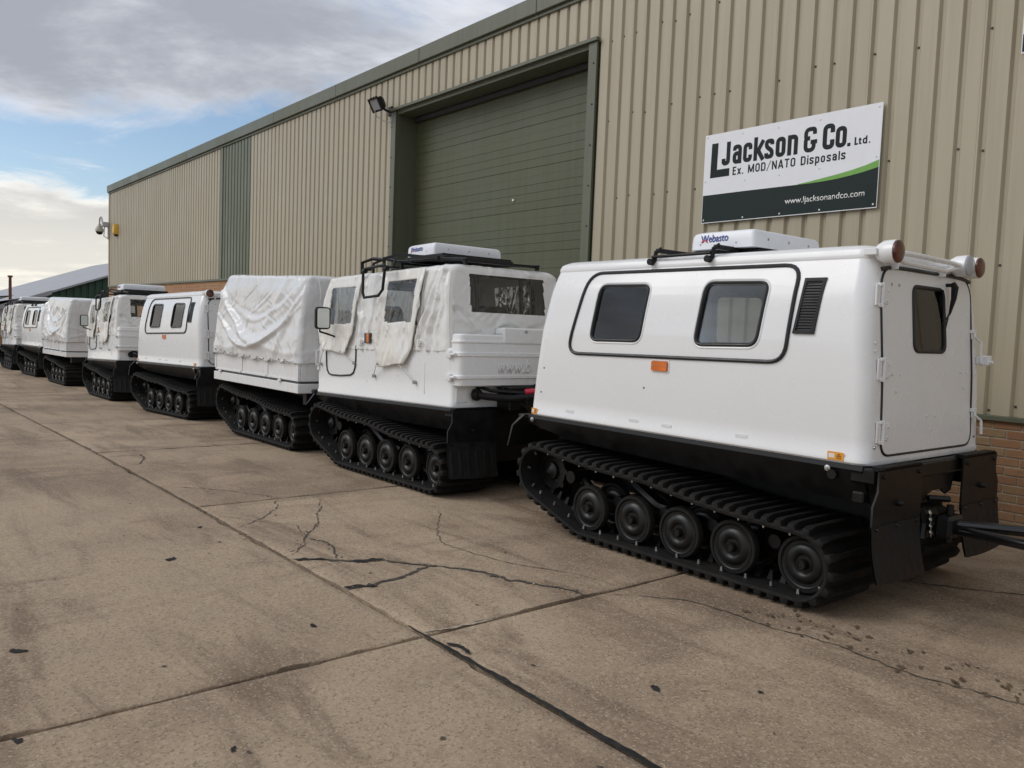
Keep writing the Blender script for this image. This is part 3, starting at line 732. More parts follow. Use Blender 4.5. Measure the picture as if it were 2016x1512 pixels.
# fixing screws with dark washers in the troughs
b = MB(); rs = random.Random(12)
def screw(x, y, z, r=0.011): b.lathe([(r, 0), (r*0.95, 0.005), (r*0.5, 0.007), (r*0.5, 0.014)], (x, y, z), (0, -1, 0), 8)
k0 = math.ceil(D1/CPITCH)
for k in range(k0, int(0.5/CPITCH)):
    x = k*CPITCH+0.037
    for zz in (1.09, 2.30+0.012*(k % 3), 3.30, 4.32, 5.3):
        if zz < 1.2 or rs.random() < 0.62: screw(x, W+0.03, zz+rs.uniform(-.03, .03))
for k in range(math.ceil(-21/CPITCH), math.floor(D0/CPITCH)):
    for zz in (3.6, 4.8):
        if rs.random() < 0.3: screw(k*CPITCH+0.037, W+0.03, zz)
for x in (D0+0.03, D1-0.05):
    for i in range(9): screw(x, W-0.037, 0.9+0.52*i, 0.013)
wbuild(b, 'fixing_screws', 'dark_screw', kind='stuff')

# ------------------------------------------------------------------ signs on the wall
def sign_board(name, label, x0, x1, z0, z1, y, rivets):
    t = thing(name, label, 'sign', ((x0+x1)/2, y, z0))
    b = MB(); b.box(x0-t.location.x, x1-t.location.x, 0, 0.006, 0, z1-z0, 0.001); b.build('board', 'white_sign', t)
    for rx, rz in rivets:
        q = MB(); q.lathe([(0.010, 0), (0.010, 0.002), (0.006, 0.005), (0.0015, 0.006)], (rx-t.location.x, 0, rz-z0), (0, -1, 0), 10); q.build('rivet', 'label_white', t)
    return t
SX0, SX1, SZ0, SZ1, SY = -5.95, -3.913, 2.870, 3.846, W-0.036
riv = [(-5.92, 3.82), (-5.46, 3.80), (-5.02, 3.79), (-4.55, 3.79), (-3.95, 3.81), (-5.92, 3.335), (-5.40, 3.30), (-4.98, 3.30), (-4.53, 3.31), (-3.95, 3.35), (-5.92, 2.905), (-5.40, 2.90), (-4.95, 2.90), (-4.5, 2.90), (-3.95, 2.905)]
sg = sign_board('company_sign', 'white company sign with dark green letters and green curve screwed to the ribbed wall', SX0, SX1, SZ0, SZ1, SY, riv)
def onsign(x, z, off): return (x-sg.location.x, -off, z-SZ0)
ME = 0.004
topc = [(-5.943, 3.180), (-5.414, 3.180), (-4.783, 3.176), (-4.62, 3.175), (-4.48, 3.178), (-4.33, 3.187), (-4.185, 3.203), (-4.05, 3.223), (-3.919, 3.250)]
b = MB(); n = len(topc)
def strip(top, bot, o0, o1):
    vs = [onsign(x, z, o) for o in (o0, o1) for x, z in top] + [onsign(x, z, o) for o in (o0, o1) for x, z in bot]; n = len(top); b = MB()
    fs = [(n+i, n+i+1, 3*n+i+1, 3*n+i) for i in range(n-1)] + [(i, i+1, n+i+1, n+i) for i in range(n-1)] + [(2*n+i, 3*n+i, 3*n+i+1, 2*n+i+1) for i in range(n-1)] + [(0, n, 3*n, 2*n), (n-1, 3*n-1, 4*n-1, 2*n-1)]
    return b.add(vs, fs)
strip(topc, [(x, 2.879) for x, z in topc], 0.0002, 0.0016).build('dark_band', 'dark_green_ink', sg)
sw = [(-4.757, 3.181), (-4.62, 3.194), (-4.483, 3.211), (-4.33, 3.230), (-4.188, 3.252), (-4.05, 3.280), (-3.919, 3.318)]
strip(sw, [(x, interp(topc, x)-0.002) for x, z in sw], 0.0002, 0.0012).build('green_curve', 'leaf_green_ink', sg)
b = MB(); L = [(-5.860, 3.366), (-5.604, 3.366), (-5.606, 3.450), (-5.772, 3.450), (-5.768, 3.742), (-5.853, 3.742)]
b.plate(lambda u, v, o: onsign(u, v, o), dense(L, 0.5), 0.0002, 0.0016)
b = MB(); vs = [onsign(x, z, o) for o in (0.0002, 0.0016) for x, z in L]
b.add(vs, [(6, 7, 8, 9), (6, 9, 10, 11), (0, 1, 7, 6), (1, 2, 8, 7), (2, 3, 9, 8), (3, 4, 10, 9), (4, 5, 11, 10), (5, 0, 6, 11)]); b.build('lettering', 'ink_black_green', sg)
def letter(parent, body, x0, x1, base, cap, mat, org, bold=0.0, space=1.0, shear=0.0, ext=0.0014, rotz=0.0):
    me = text_mesh(body, (0, x1-x0, 0, cap), ext, bold, space, shear)
    o = obj_from(me, 'lettering', mat, parent, (x0-org[0], -0.0002+org[1], base-org[2])); return o
so = (sg.location.x, 0, SZ0)
for ch, x, w_, h_, t_ in (('J', -5.714, .110, .252, .050), ('a', -5.570, .114, .205, .045), ('c', -5.437, .112, .205, .045), ('k', -5.305, .124, .205, .045), ('s', -5.172, .113, .205, .045), ('o', -5.038, .115, .205, .045), ('n', -4.900, .118, .205, .045), ('&', -4.716, .146, .250, .042), ('C', -4.510, .126, .250, .046), ('o', -4.372, .114, .205, .043), ('.', -4.247, .032, .03, .032)):
    b = MB(); glyph(b, ch, x, w_, h_, t_, onsign, 3.484); b.build('lettering', 'ink_black_green', sg)
for ch, x, w_, h_, t_ in (('L', -4.174, .036, .074, .015), ('t', -4.132, .028, .052, .014), ('d', -4.092, .044, .056, .014), ('.', -4.030, .013, .013, .013)):
    b = MB(); glyph(b, ch, x, w_, h_, t_, onsign, 3.486); b.build('lettering', 'ink_black_green', sg)
xx = -5.560; adv = {'M': .076, 'N': .058, 'A': .060, 'T': .052, 'O': .054, 'D': .054, 'E': .044, 'x': .046, '/': .046, 'i': .011, 'l': .011, '.': .012, ' ': .030}
txt = 'Ex. MOD/NATO Disposals'; tot = sum(adv.get(c, .046)+.0165 for c in txt)-.0165; kx = 1.302/tot
for ch in txt:
    w_ = adv.get(ch, .046)*kx
    if ch != ' ':
        b = MB(); glyph(b, ch, xx, w_, .089 if ch in 'EMODNATO/' else .066, .0145 if ch != '/' else .007, onsign, 3.366); b.build('lettering', 'ink_black_green', sg)
    xx += w_+.0165*kx
letter(sg, 'www.ljacksonandco.com', -4.893, -4.038, 2.992, 0.060, 'label_white', so, 0.007, 1.0, 0, 0.003)['kind'] = 'stuff'
s2 = sign_board('company_sign', 'second white sign cut off by the right edge high on the wall', -2.775, -0.735, 4.02, 5.0, SY, [(-2.74, 4.06), (-2.74, 4.96), (-0.77, 4.06), (-0.77, 4.96)])
b = MB(); b.box(-2.768+1.755, -0.742+1.755, -0.0014, -0.0002, 0.012, 0.155); b.build('dark_band', 'dark_green_ink', s2)

# ------------------------------------------------------------------ wall fittings
fl = thing('floodlight', 'black rectangular floodlight bracketed to the wall beside the big green door', 'floodlight', (-13.02, W, 5.34))
b = MB(); b.box(0.02, 0.14, -0.03, 0.0, -0.06, 0.10, 0.005); b.tube([(0.14, -0.02, 0.0), (0.12, -0.10, 0.0), (0.08, -0.18, 0.05)], 0.022, 8); b.build('bracket', 'black_plastic', fl)
hm = Matrix.Translation((0.06, -0.24, 0.12)) @ Matrix.Scale(0.82, 4) @ Matrix.Rotation(R(2), 4, 'Z') @ Matrix.Rotation(R(30), 4, 'X')
def hpts(b): b.v = [tuple(hm @ Vector(p)) for p in b.v]; return b
b = MB(); b.loft([[(x, -0.10, z) for x, z in ((-.17, -.13), (.17, -.13), (.17, .13), (-.17, .13))], [(x, 0.0, z) for x, z in ((-.17, -.13), (.17, -.13), (.17, .13), (-.17, .13))], [(x, 0.09, z) for x, z in ((-.10, -.07), (.10, -.07), (.10, .07), (-.10, .07))]], True, False, True)
b.frame(lambda u, v, o: (u, -0.10-o, v), [(-.19, -.15), (.19, -.15), (.19, .15), (-.19, .15)], [(-.15, -.11), (.15, -.11), (.15, .11), (-.15, .11)], 0, 0.02)
for x in (-.1, 0.0, .1): b.box(x-.012, x+.012, -.09, -.06, .13, .165)
hpts(b).build('housing', 'black_plastic', fl)
b = MB(); b.box(-.16, .16, -.105, -.098, -.12, .12); hpts(b).build('lens', 'lamp_glass', fl)
b = MB(); b.box(-.15, .15, -.06, -.05, -.11, .11); hpts(b).build('reflector', 'bare_steel', fl)
b = MB(); b.tube([(0.02, -0.3, 0.0), (0.0, -0.24, -0.10), (0.06, -0.12, -0.17), (0.16, -0.02, -0.19)], 0.009, 6); b.build('cable', 'cable_white', fl)

cc = thing('security_camera', 'grey dome security camera on a curved arm at the far corner of the warehouse', 'security camera', (X_L-0.05, W-0.02, 4.75))
b = MB(); b.box(-0.05, 0.12, -0.22, 0.0, -0.02, 0.16, 0.02); b.build('junction_box', 'grey_plastic', cc)
b = MB(); b.tube([(0.05, -0.14, -0.02), (0.04, -0.16, -0.35), (0.05, -0.04, -0.42), (0.06, 0.0, -0.36)], 0.018, 6); b.box(0.0, 0.1, -0.03, 0.0, -0.45, -0.02, 0.005); b.build('conduit', 'grey_plastic', cc)
arm = [(-0.02, -0.20, 0.16)] + [(-0.24-0.19*math.cos(t), -0.20-0.35*0, 0.19+0.17*math.sin(t)) for t in (math.pi-math.pi*i/10 for i in range(11))] + [(-0.43, -0.20, 0.05)]
b = MB(); b.tube(arm, 0.028, 8); b.build('arm', 'grey_plastic', cc)
b = MB(); b.lathe([(0.04, 0.10), (0.06, 0.06), (0.14, -0.08), (0.15, -0.17), (0.13, -0.19)], (-0.43, -0.20, 0.02), (0, 0, 1), 20); b.build('hood', 'cream_plastic', cc)
b = MB(); b.lathe([(0.12, -0.18), (0.11, -0.24), (0.07, -0.28), (0.01, -0.295)], (-0.43, -0.20, 0.02), (0, 0, 1), 20); b.build('dome', 'black_gloss', cc)
al = thing('alarm_box', 'yellow wall alarm box near the far corner of the warehouse', 'alarm', (-31.75, W, 4.42))
b = MB(); hexa = [(-.11, -.02), (.11, -.02), (.15, .16), (.11, .34), (-.11, .34), (-.15, .16)]
b.loft([[(x, 0, z) for x, z in hexa], [(x, -0.09, z) for x, z in hexa], [(x*.8, -0.14, .16+(z-.16)*.8) for x, z in hexa]], True, True, True); b.build('cover', 'yellow_plastic', al)
b = MB(); b.box(-.07, .07, -.10, 0, -.09, -.022, .01); b.build('sounder', 'black_plastic', al)

# ------------------------------------------------------------------ buildings behind
BX = -56.0
def P3(px, py, axis, val):
    d = F_ + R_*((px-1008)/FOCAL) - U_*((py-756)/FOCAL)
    o = Vector((0, 0, CAM_H)); t = (val-o[axis])/d[axis]; return o+d*t
bn = thing('barn', 'large green barn with a pale grey sheet roof beyond the far end of the warehouse', 'barn', (BX, 20, gz(BX)))
bo = -bn.location
e0 = P3(88, 576, 0, BX); ey = e0.y; ez = e0.z
far_e = -86.0
rid = P3(214, 541, 0, BX)
slope = (rid.z-ez)/(rid.y-ey)
ry = ey+9.0; rz = ez+slope*9.0
def bb(bm_, name, mat, **k):
    o = bm_.build(name, mat, bn, **k); o.location = bo; return o
b = MB(); th = 0.12
b.add([(BX+.3, ey-.3, ez-.3*slope), (BX+.3, ry, rz), (far_e, ry, rz), (far_e, ey-.3, ez-.3*slope), (BX+.3, 2*ry-ey, ez), (far_e, 2*ry-ey, ez)], [(0, 1, 2, 3), (1, 4, 5, 2)])
b.add([(BX+.3, ey-.3, ez-.3*slope-th), (BX+.3, ry, rz-th), (far_e, ry, rz-th), (far_e, ey-.3, ez-.3*slope-th), (BX+.3, 2*ry-ey, ez-th), (far_e, 2*ry-ey, ez-th)], [(0, 3, 2, 1), (1, 2, 5, 4)])
b.add([(BX+.3, ey-.3, ez-.3*slope), (BX+.3, ry, rz), (BX+.3, 2*ry-ey, ez), (BX+.3, ey-.3, ez-.3*slope-th), (BX+.3, ry, rz-th), (BX+.3, 2*ry-ey, ez-th)], [(0, 3, 4, 1), (1, 4, 5, 2)])
bb(b, 'roof', 'grey_roof')
b = MB(); b.box(far_e, BX+.3, ey-.42, ey-.30, ez-.45, ez-.22); bb(b, 'gutter', 'black_plastic')
# gable wall of ribbed sheets
yy = ey; i = 0
while yy < ry+8.8:
    y2 = yy+0.40; b = MB()
    zt = lambda y: min(ez+slope*(y-ey), rz-(y-ry)*slope)-th-.01
    P = [(yy, 0), (yy+.26, 0), (yy+.29, -.05), (yy+.37, -.05), (y2, 0)]; zb = gz(BX)-.3
    b.add([(BX+d, y, zb) for y, d in P]+[(BX+d, y, zt(y)) for y, d in P], [(q, q+1, 6+q, 5+q) for q in range(4)]); bb(b, 'cladding_sheet', 'dark_green_cladding'); yy = y2
b = MB(); b.box(far_e+.2, BX-.02, ey, ey+.15, gz(far_e)-.5, ez-.05); bb(b, 'side_wall', 'grey_roof')

LX = -48.0
lt = thing('outbuilding', 'low grey outbuilding with brick base at the far left behind the last vehicle', 'outbuilding', (LX, 4, gz(LX)))
lo = -lt.location
def lb(bm_, name, mat): o = bm_.build(name, mat, lt); o.location = lo; return o
a0 = P3(0, 602, 0, LX); a1 = P3(92, 576, 0, LX)
sl = (a1.z-a0.z)/(a1.y-a0.y); yl, yr = a0.y-5, a1.y+0.2
zl = a0.z-sl*5; zr = a1.z+sl*.2
b = MB(); b.loft([[(LX+.25, yl, zl-.16), (LX+.25, yr, zr-.16), (LX+.25, yr, zr+.06), (LX+.25, yl, zl+.06)], [(LX-7, yl, zl-.16), (LX-7, yr, zr-.16), (LX-7, yr, zr+.06), (LX-7, yl, zl+.06)]], True, True, True); lb(b, 'roof', 'grey_roof')
b = MB(); b.loft([[(LX, yl+.2, .95), (LX, yr-.2, .95), (LX, yr-.2, zr-.17), (LX, yl+.2, zl-.17)], [(LX-6.8, yl+.2, .95), (LX-6.8, yr-.2, .95), (LX-6.8, yr-.2, zr-.17), (LX-6.8, yl+.2, zl-.17)]], True, True, True); lb(b, 'wall', 'grey_plastic')
b = MB(); b.box(LX-6.78, LX-.01, yl+.22, yr-.22, -1.0, .948); lb(b, 'brick_base', 'far_brick')
f0 = P3(20, 573, 0, LX-3); f1 = P3(17, 542, 0, LX-3)
b = MB(); b.tube([(LX-3, f0.y, f0.z-1.2), (LX-3, f0.y, f0.z+.3), (LX-3, f0.y, f1.z-.1)], [.075, .075, .07], 10); b.lathe([(.11, 0), (.13, .04), (.11, .10)], (LX-3, f0.y, f1.z-.1), (0, 0, 1), 12); lb(b, 'flue_pipe', 'rust')

# ------------------------------------------------------------------ tracked vehicles
# local axes: +x towards the tail, -y the side that faces the camera, z up, origin on the ground under the middle of the tracks
WHEELS = [-0.87, -0.42, 0.01, 0.45, 0.96]
def belt_path(step):
    C = [(-1.41, 0.452, 0.20), (-0.87, 0.25, 0.19), (0.96, 0.262, 0.202)]
    pts = []; segs = []
    n = len(C)
    for i in range(n):
        A, B = C[i], C[(i+1) % n]; a = Vector(A[:2]); b = Vector(B[:2]); d = (b-a); D = d.length; d.normalize()
        nn = Vector((d.y, -d.x)); s = (A[2]-B[2])/D; c = math.sqrt(1-s*s); q = nn*c+d*s
        segs.append((a+q*A[2], b+q*B[2]))
    for i in range(n):
        p0, p1 = segs[i]; k = max(4, int((p1-p0).length/0.01))
        for j in range(k):
            t = j/k; p = p0.lerp(p1, t)
            if i == 2: p = p + Vector((0, -0.030*math.sin(math.pi*t)**1.0 + 0.034*math.exp(-((t-0.52)/0.16)**2)))
            pts.append(p)
        cc = C[(i+1) % n]; c0 = Vector(cc[:2]); v0 = p1-c0; v1 = segs[(i+1) % n][0]-c0
        a0 = math.atan2(v0.y, v0.x); a1 = math.atan2(v1.y, v1.x)
        while a1 < a0: a1 += 2*math.pi
        k = max(2, int((a1-a0)*cc[2]/0.01))
        for j in range(k): t = a0+(a1-a0)*j/k; pts.append(c0+cc[2]*Vector((math.cos(t), math.sin(t))))
    L = [0]
    for a, b in zip(pts, pts[1:]+pts[:1]): L.append(L[-1]+(b-a).length)
    tot = L[-1]; m = int(round(tot/step)); out = []; j = 0
    for i in range(m):
        s = tot*i/m
        while L[j+1] < s: j += 1
        t = (s-L[j])/(L[j+1]-L[j]); out.append(pts[j].lerp(pts[(j+1) % len(pts)], t))
    return out
BELT = belt_path(0.0925/4)
BELT = BELT[:len(BELT)//4*4]
def belt_frames():
    n = len(BELT); fr = []
    for i in range(n):
        t = (BELT[(i+1) % n]-BELT[i-1]).normalized(); fr.append((BELT[i], t, Vector((t.y, -t.x))))
    return fr
BF = belt_frames()
def track_mesh(sgn):
    b = MB(); y0, y1 = 0.26*sgn, 0.88*sgn; n = len(BF)
    rings = []
    for p, t, nn in BF:
        a = p-nn*0.014; c = p+nn*0.012
        rings.append([(a.x, y0, a.y), (c.x, y0, c.y), (c.x, y1-0.004*sgn, c.y), ((p+nn*0.004).x, y1+0.004*sgn, (p+nn*0.004).y), (a.x, y1, a.y)])
    rings.append(rings[0]); b.loft(rings)
    st = [(0.885, .014, .016), (0.878, .030, .030), (0.845, .034, .040), (0.80, .022, .044), (0.70, .019, .046), (0.58, .026, .046), (0.56, .026, .046), (0.44, .019, .046), (0.34, .022, .044), (0.295, .034, .040), (0.265, .030, .030), (0.258, .014, .016)]
    for i in range(0, n, 4):
        p, t, nn = BF[i]; rr = []
        for y, h, up in st:
            q = [p+nn*0.006-t*h, p+nn*0.006+t*h, p+nn*(0.010+up)+t*h*0.62, p+nn*(0.010+up)-t*h*0.62]
            rr.append([(v.x, y*sgn, v.y) for v in q])
        b.loft(rr, True, True, True)
    return b
def teeth_mesh(sgn):
    b = MB()
    for i in range(2, len(BF), 4):
        p, t, nn = BF[i]
        for yc in (0.655, 0.485):
            r0 = [p-nn*0.012+t*a for a in (-.022, .022)]; r1 = [p-nn*0.075+t*a for a in (-.008, .008)]
            b.loft([[(r0[0].x, (yc-.022)*sgn, r0[0].y), (r0[1].x, (yc-.022)*sgn, r0[1].y), (r0[1].x, (yc+.022)*sgn, r0[1].y), (r0[0].x, (yc+.022)*sgn, r0[0].y)],
                    [(r1[0].x, (yc-.008)*sgn, r1[0].y), (r1[1].x, (yc-.008)*sgn, r1[1].y), (r1[1].x, (yc+.008)*sgn, r1[1].y), (r1[0].x, (yc+.008)*sgn, r1[0].y)]], True, False, True)
    return b
def clip_mesh(sgn):
    b = MB()
    for i in range(2, len(BF), 8):
        p, t, nn = BF[i]; q = p-nn*0.018
        for yc in (0.80,):
            pts = [q-t*.010, q+t*.010, q+t*.005-nn*.030, q-t*.005-nn*.030]
            b.loft([[(v.x, (yc-.006)*sgn, v.y) for v in pts], [(v.x, (yc+.006)*sgn, v.y) for v in pts]], True, True, True)
    return b
def wheel_parts():
    t = MB(); t.lathe([(0.125, 0.0), (0.168, 0.0), (0.176, 0.008), (0.176, 0.052), (0.171, 0.060), (0.152, 0.062), (0.148, 0.05), (0.125, 0.05)], (0, 0, 0), (0, -1, 0), 36)
    d = MB(); d.lathe([(0.149, 0.052), (0.146, 0.058), (0.137, 0.050), (0.128, 0.046), (0.120, 0.054), (0.100, 0.066), (0.078, 0.069), (0.060, 0.062), (0.050, 0.046), (0.042, 0.042)], (0, 0, 0), (0, -1, 0), 36)
    h = MB(); h.lathe([(0.044, 0.040), (0.042, 0.046), (0.034, 0.048), (0.033, 0.088), (0.029, 0.094), (0.022, 0.094), (0.020, 0.089), (0.002, 0.089)], (0, 0, 0), (0, -1, 0), 24)
    out = []
    for b, nm, mt in ((t, 'tyre', 'track_rubber'), (d, 'disc', 'wheel_black'), (h, 'hub', 'wheel_black')):
        me = b.mesh(nm, 40); me.materials.append(MATS[mt]); out.append((nm, me))
    return out
WP = wheel_parts()
TR = {s: (track_mesh(s).mesh('track', 40), teeth_mesh(s).mesh('guide_teeth'), clip_mesh(s).mesh('track_clips')) for s in (-1, 1)}
for s in TR:
    TR[s][0].materials.append(MATS['track_rubber']); TR[s][1].materials.append(MATS['black_paint']); TR[s][2].materials.append(MATS['bare_steel'])
spm = MB()
gp = []
for i in range(48):
    a = 2*math.pi*i/48; rr_ = 0.178 if (i % 6) in (0, 1) else 0.150
    gp.append((rr_*math.cos(a), rr_*math.sin(a)))
def ring_h(k): return [(k*math.cos(2*math.pi*i/48), k*math.sin(2*math.pi*i/48)) for i in range(48)]
spm.frame(lambda u, v, o: (u, -o, v), gp[::-1], ring_h(0.12)[::-1], 0.0, 0.03)
spm.lathe([(0.12, 0.005), (0.12, 0.022), (0.075, 0.024), (0.07, 0.05), (0.045, 0.055), (0.02, 0.075), (0.002, 0.075)], (0, 0, 0), (0, -1, 0), 32)
for i in range(6):
    a = 2*math.pi*i/6; spm.lathe([(0.018, 0.022), (0.018, 0.026), (0.010, 0.027), (0.002, 0.027)], (0.097*math.cos(a), 0, 0.097*math.sin(a)), (0, -1, 0), 10)
SPM = spm.mesh('sprocket', 35); SPM.materials.append(MATS['wheel_black'])
def chassis(root, xf, xr, front_flap=True):
    for s in (-1, 1):
        tr = obj_from(TR[s][0], 'track', 'track_rubber', root)
        obj_from(TR[s][1], 'guide_teeth', 'black_paint', tr)['kind'] = 'stuff'; obj_from(TR[s][2], 'track_clips', 'bare_steel', tr)['kind'] = 'stuff'
        rows = ((0.73, 1), (0.47, 1)) if s < 0 else ((0.73, 1), (0.47, 1))
        for x in WHEELS:
            for yy, _ in rows:
                e = bpy.data.objects.new('road_wheel', WP[1][1]); col.objects.link(e); e.parent = root
                e.location = (x, yy*s, 0.25 if x < 0.9 else 0.262)
                if s > 0: e.rotation_euler = (0, 0, math.pi)
                for nm, me in (WP[0], WP[2]):
                    o = bpy.data.objects.new(nm, me); col.objects.link(o); o.parent = e
        sp = obj_from(SPM, 'sprocket', 'wheel_black', root, (-1.41, 0.66*s, 0.452))
        if s > 0: sp.rotation_euler = (0, 0, math.pi)
        b = MB(); b.box(-0.98, 1.02, 0.55*s, 0.60*s, 0.20, 0.30, 0.01)
        b.tube([(-0.95, 0.575*s, 0.56), (-0.75, 0.575*s, 0.55), (-0.55, 0.575*s, 0.44), (-0.35, 0.575*s, 0.34), (0.0, 0.575*s, 0.30)], 0.045, 8)
        for x in (-0.65, -0.2, 0.23, 0.70): b.cyl((x, 0.50*s, 0.33), (x, 0.70*s, 0.33), 0.045, 14)
        b.cyl((-1.16, 0.5*s, 0.44), (-1.16, 0.72*s, 0.44), 0.05, 14); b.tube([(-1.16, 0.6*s, 0.44), (-0.95, 0.6*s, 0.30)], 0.035, 8)
        for x in (-0.45, 0.55): b.box(x-0.06, x+0.06, 0.20*s, 0.58*s, 0.24, 0.36, 0.01)
        b.box(-1.47, -1.33, 0.20*s, 0.62*s, 0.38, 0.52, 0.02)
        b.build('suspension_beam', 'black_paint', root)
    b = MB(); b.box(-1.42, 1.15, -0.24, 0.24, 0.30, 0.80, 0.03); b.build('hull', 'black_paint', root)
    b = MB(); b.box(xf+0.07, xr-0.05, -0.70, 0.70, 0.78, 0.885, 0.01); b.build('floor_frame', 'black_paint', root)
def sill(root, xf, xr, hw, ztop):
    for s in (-1, 1):
        xs_ = [xf+0.01, xf+0.5, 0.0, xr-0.35, xr-0.02]
        zb = [ztop-0.075, ztop-0.17, ztop-0.215, ztop-0.225, ztop-0.225]
        yb = [hw-0.015, hw-0.06, hw-0.09, hw-0.095, hw-0.095]
        b = MB()
        rings = [[(x, s*hw, ztop-0.003), (x, s*(hw+0.006), ztop-0.03), (x, s*y, z), (x, s*(y-0.02), z), (x, s*(hw-0.03), ztop-0.003)] for x, z, y in zip(xs_, zb, yb)]
        b.loft(rings, True, True, True); b.build('sill_panel', 'black_paint', root, 25)
def mudflap(root, x, s, zt, zb, yo=0.855, yi=0.285):
    mp = lambda y, z, o: (x+o+0.04*max(0, (zt-0.33)-z), y, z)
    zm = zt-0.34
    up = [(s*yi, zm), (s*yo, zm), (s*yo, zt-0.20), (s*(yo-0.05), zt-0.12), (s*(yo-0.05), zt), (s*yi, zt)]
    fl = MB(); vs = [mp(y, z, o) for o in (0.0, 0.012) for y, z in up]
    fl.add(vs, [(0, 1, 2, 3, 4, 5), (6, 11, 10, 9, 8, 7)]+[(i, (i+1) % 6, 6+(i+1) % 6, 6+i) for i in range(6)])
    fl.lathe([(0.018, 0.012), (0.018, 0.035), (0.008, 0.05), (0.002, 0.05)], (x, s*(yi+yo)/2-0.01, zt-0.2), (1, 0, 0), 10)
    for yy in (yi+.05, yo-.1): fl.lathe([(0.012, 0.012), (0.010, 0.024), (0.002, 0.026)], (x, s*yy, zt-0.04), (1, 0, 0), 8)
    fo = fl.build('mudflap', 'black_paint', root)
    lo = MB(); A = [s*(yi+0.004), s*(yo+0.012)]
    n = 10
    def lf(u, v):
        y = A[0]+(A[1]-A[0])*u; z = zm+0.03+(zb-zm-0.03)*v
        rib = 0.006 if abs((u*6) % 1 - 0.5) < 0.12 and 0.25 < v < 0.92 else 0.0
        return (x+0.016+0.05*v*v+0.012*math.sin(u*3.0)*v+rib, y, z-0.012*math.sin(u*2.6+1)*v)
    lo.grid(lf, 60, 14); off = len(lo.v)
    lo.grid(lambda u, v: (lf(u, v)[0]-0.012, lf(u, v)[1], lf(u, v)[2]), 60, 14)
    lo.build('rubber_skirt', 'black_plastic', fo)
    bt = MB()
    for u in (0.08, 0.5, 0.9): bt.lathe([(0.011, 0), (0.009, 0.009), (0.002, 0.01)], (x+0.018, A[0]+(A[1]-A[0])*u, zm+0.012), (1, 0, 0), 8)
    bt.build('bolts', 'black_gloss', fo)
    sr = MB()
    for i in range(22):
        y = s*(yi+0.02+0.022*i); sr.box(x-0.05, x+0.015, y-0.006, y+0.006, zt+0.001, zt+0.014)
    sr.box(x-0.05, x+0.012, s*yi, s*(yo-0.05), zt-0.006, zt+0.0008); sr.build('step_grip', 'black_paint', fo)

# ---- hard-top rear car
A_XF = [(0.90, -1.675), (1.39, -1.61), (1.81, -1.56), (2.10, -1.525), (2.2, -1.51)]
A_XR = [(0.90, 1.30), (1.40, 1.28), (2.03, 1.225), (2.2, 1.20)]
A_HW = [(0.90, 0.765), (1.27, 0.775), (1.60, 0.770), (1.90, 0.727), (2.03, 0.687), (2.10, 0.655), (2.2, 0.60)]
def smooth_tab(tab, z, w=0.06): return (interp(tab, z-w)+2*interp(tab, z)+interp(tab, z+w))/4
a_hw = lambda z: smooth_tab(A_HW, z); a_xr = lambda z: smooth_tab(A_XR, z); a_xf = lambda z: smooth_tab(A_XF, z)
def sideA(s): return lambda x, z, o: (x, s*(a_hw(z)+o), z)
rearA = lambda y, z, o: (a_xr(z)+o, y, z)
def plan_ring(xf, xr, hw, r, z, nc=8, fk=1.25):
    P = []
    for cx_, cy_, a0 in ((xr-r, -hw+r, -90), (xr-r, hw-r, 0), (xf+r*fk, hw-r*fk, 90), (xf+r*fk, -hw+r*fk, 180)):
        q = r if cx_ > 0 else r*fk
        for i in range(nc+1):
            t = R(a0+90*i/nc); P.append((cx_+q*math.cos(t), cy_+q*math.sin(t), z))
    return P
def bool_cut(base, cutters):
    ob = bpy.data.objects.new('tmp', base); col.objects.link(ob); tmp = [ob]
    for c in cutters:
        o = bpy.data.objects.new('cut', c); col.objects.link(o); tmp.append(o)
        md = ob.modifiers.new('b', 'BOOLEAN'); md.operation = 'DIFFERENCE'; md.solver = 'EXACT'; md.object = o
        try: md.material_mode = 'TRANSFER'
        except Exception: pass
    dg = bpy.context.evaluated_depsgraph_get(); me = bpy.data.meshes.new_from_object(ob.evaluated_get(dg))
    for o in tmp: bpy.data.objects.remove(o)
    return me
W1 = [(-0.958, 1.539), (-0.443, 1.546), (-0.410, 1.966), (-0.918, 1.973)]
W2 = [(0.041, 1.538), (0.539, 1.551), (0.573, 1.966), (0.075, 1.974)]
PANEL = [(-1.195, 1.434), (0.744, 1.461), (0.770, 2.063), (-1.056, 2.065)]
DW = [(-0.240, 1.550), (0.205, 1.550), (0.198, 1.960), (-0.238, 1.960)]
def closed_seal(b, mp, loop, off, r):
    b.tube([mp(u, v, off) for u, v in dense(loop, 0.05)], r, 8, True)
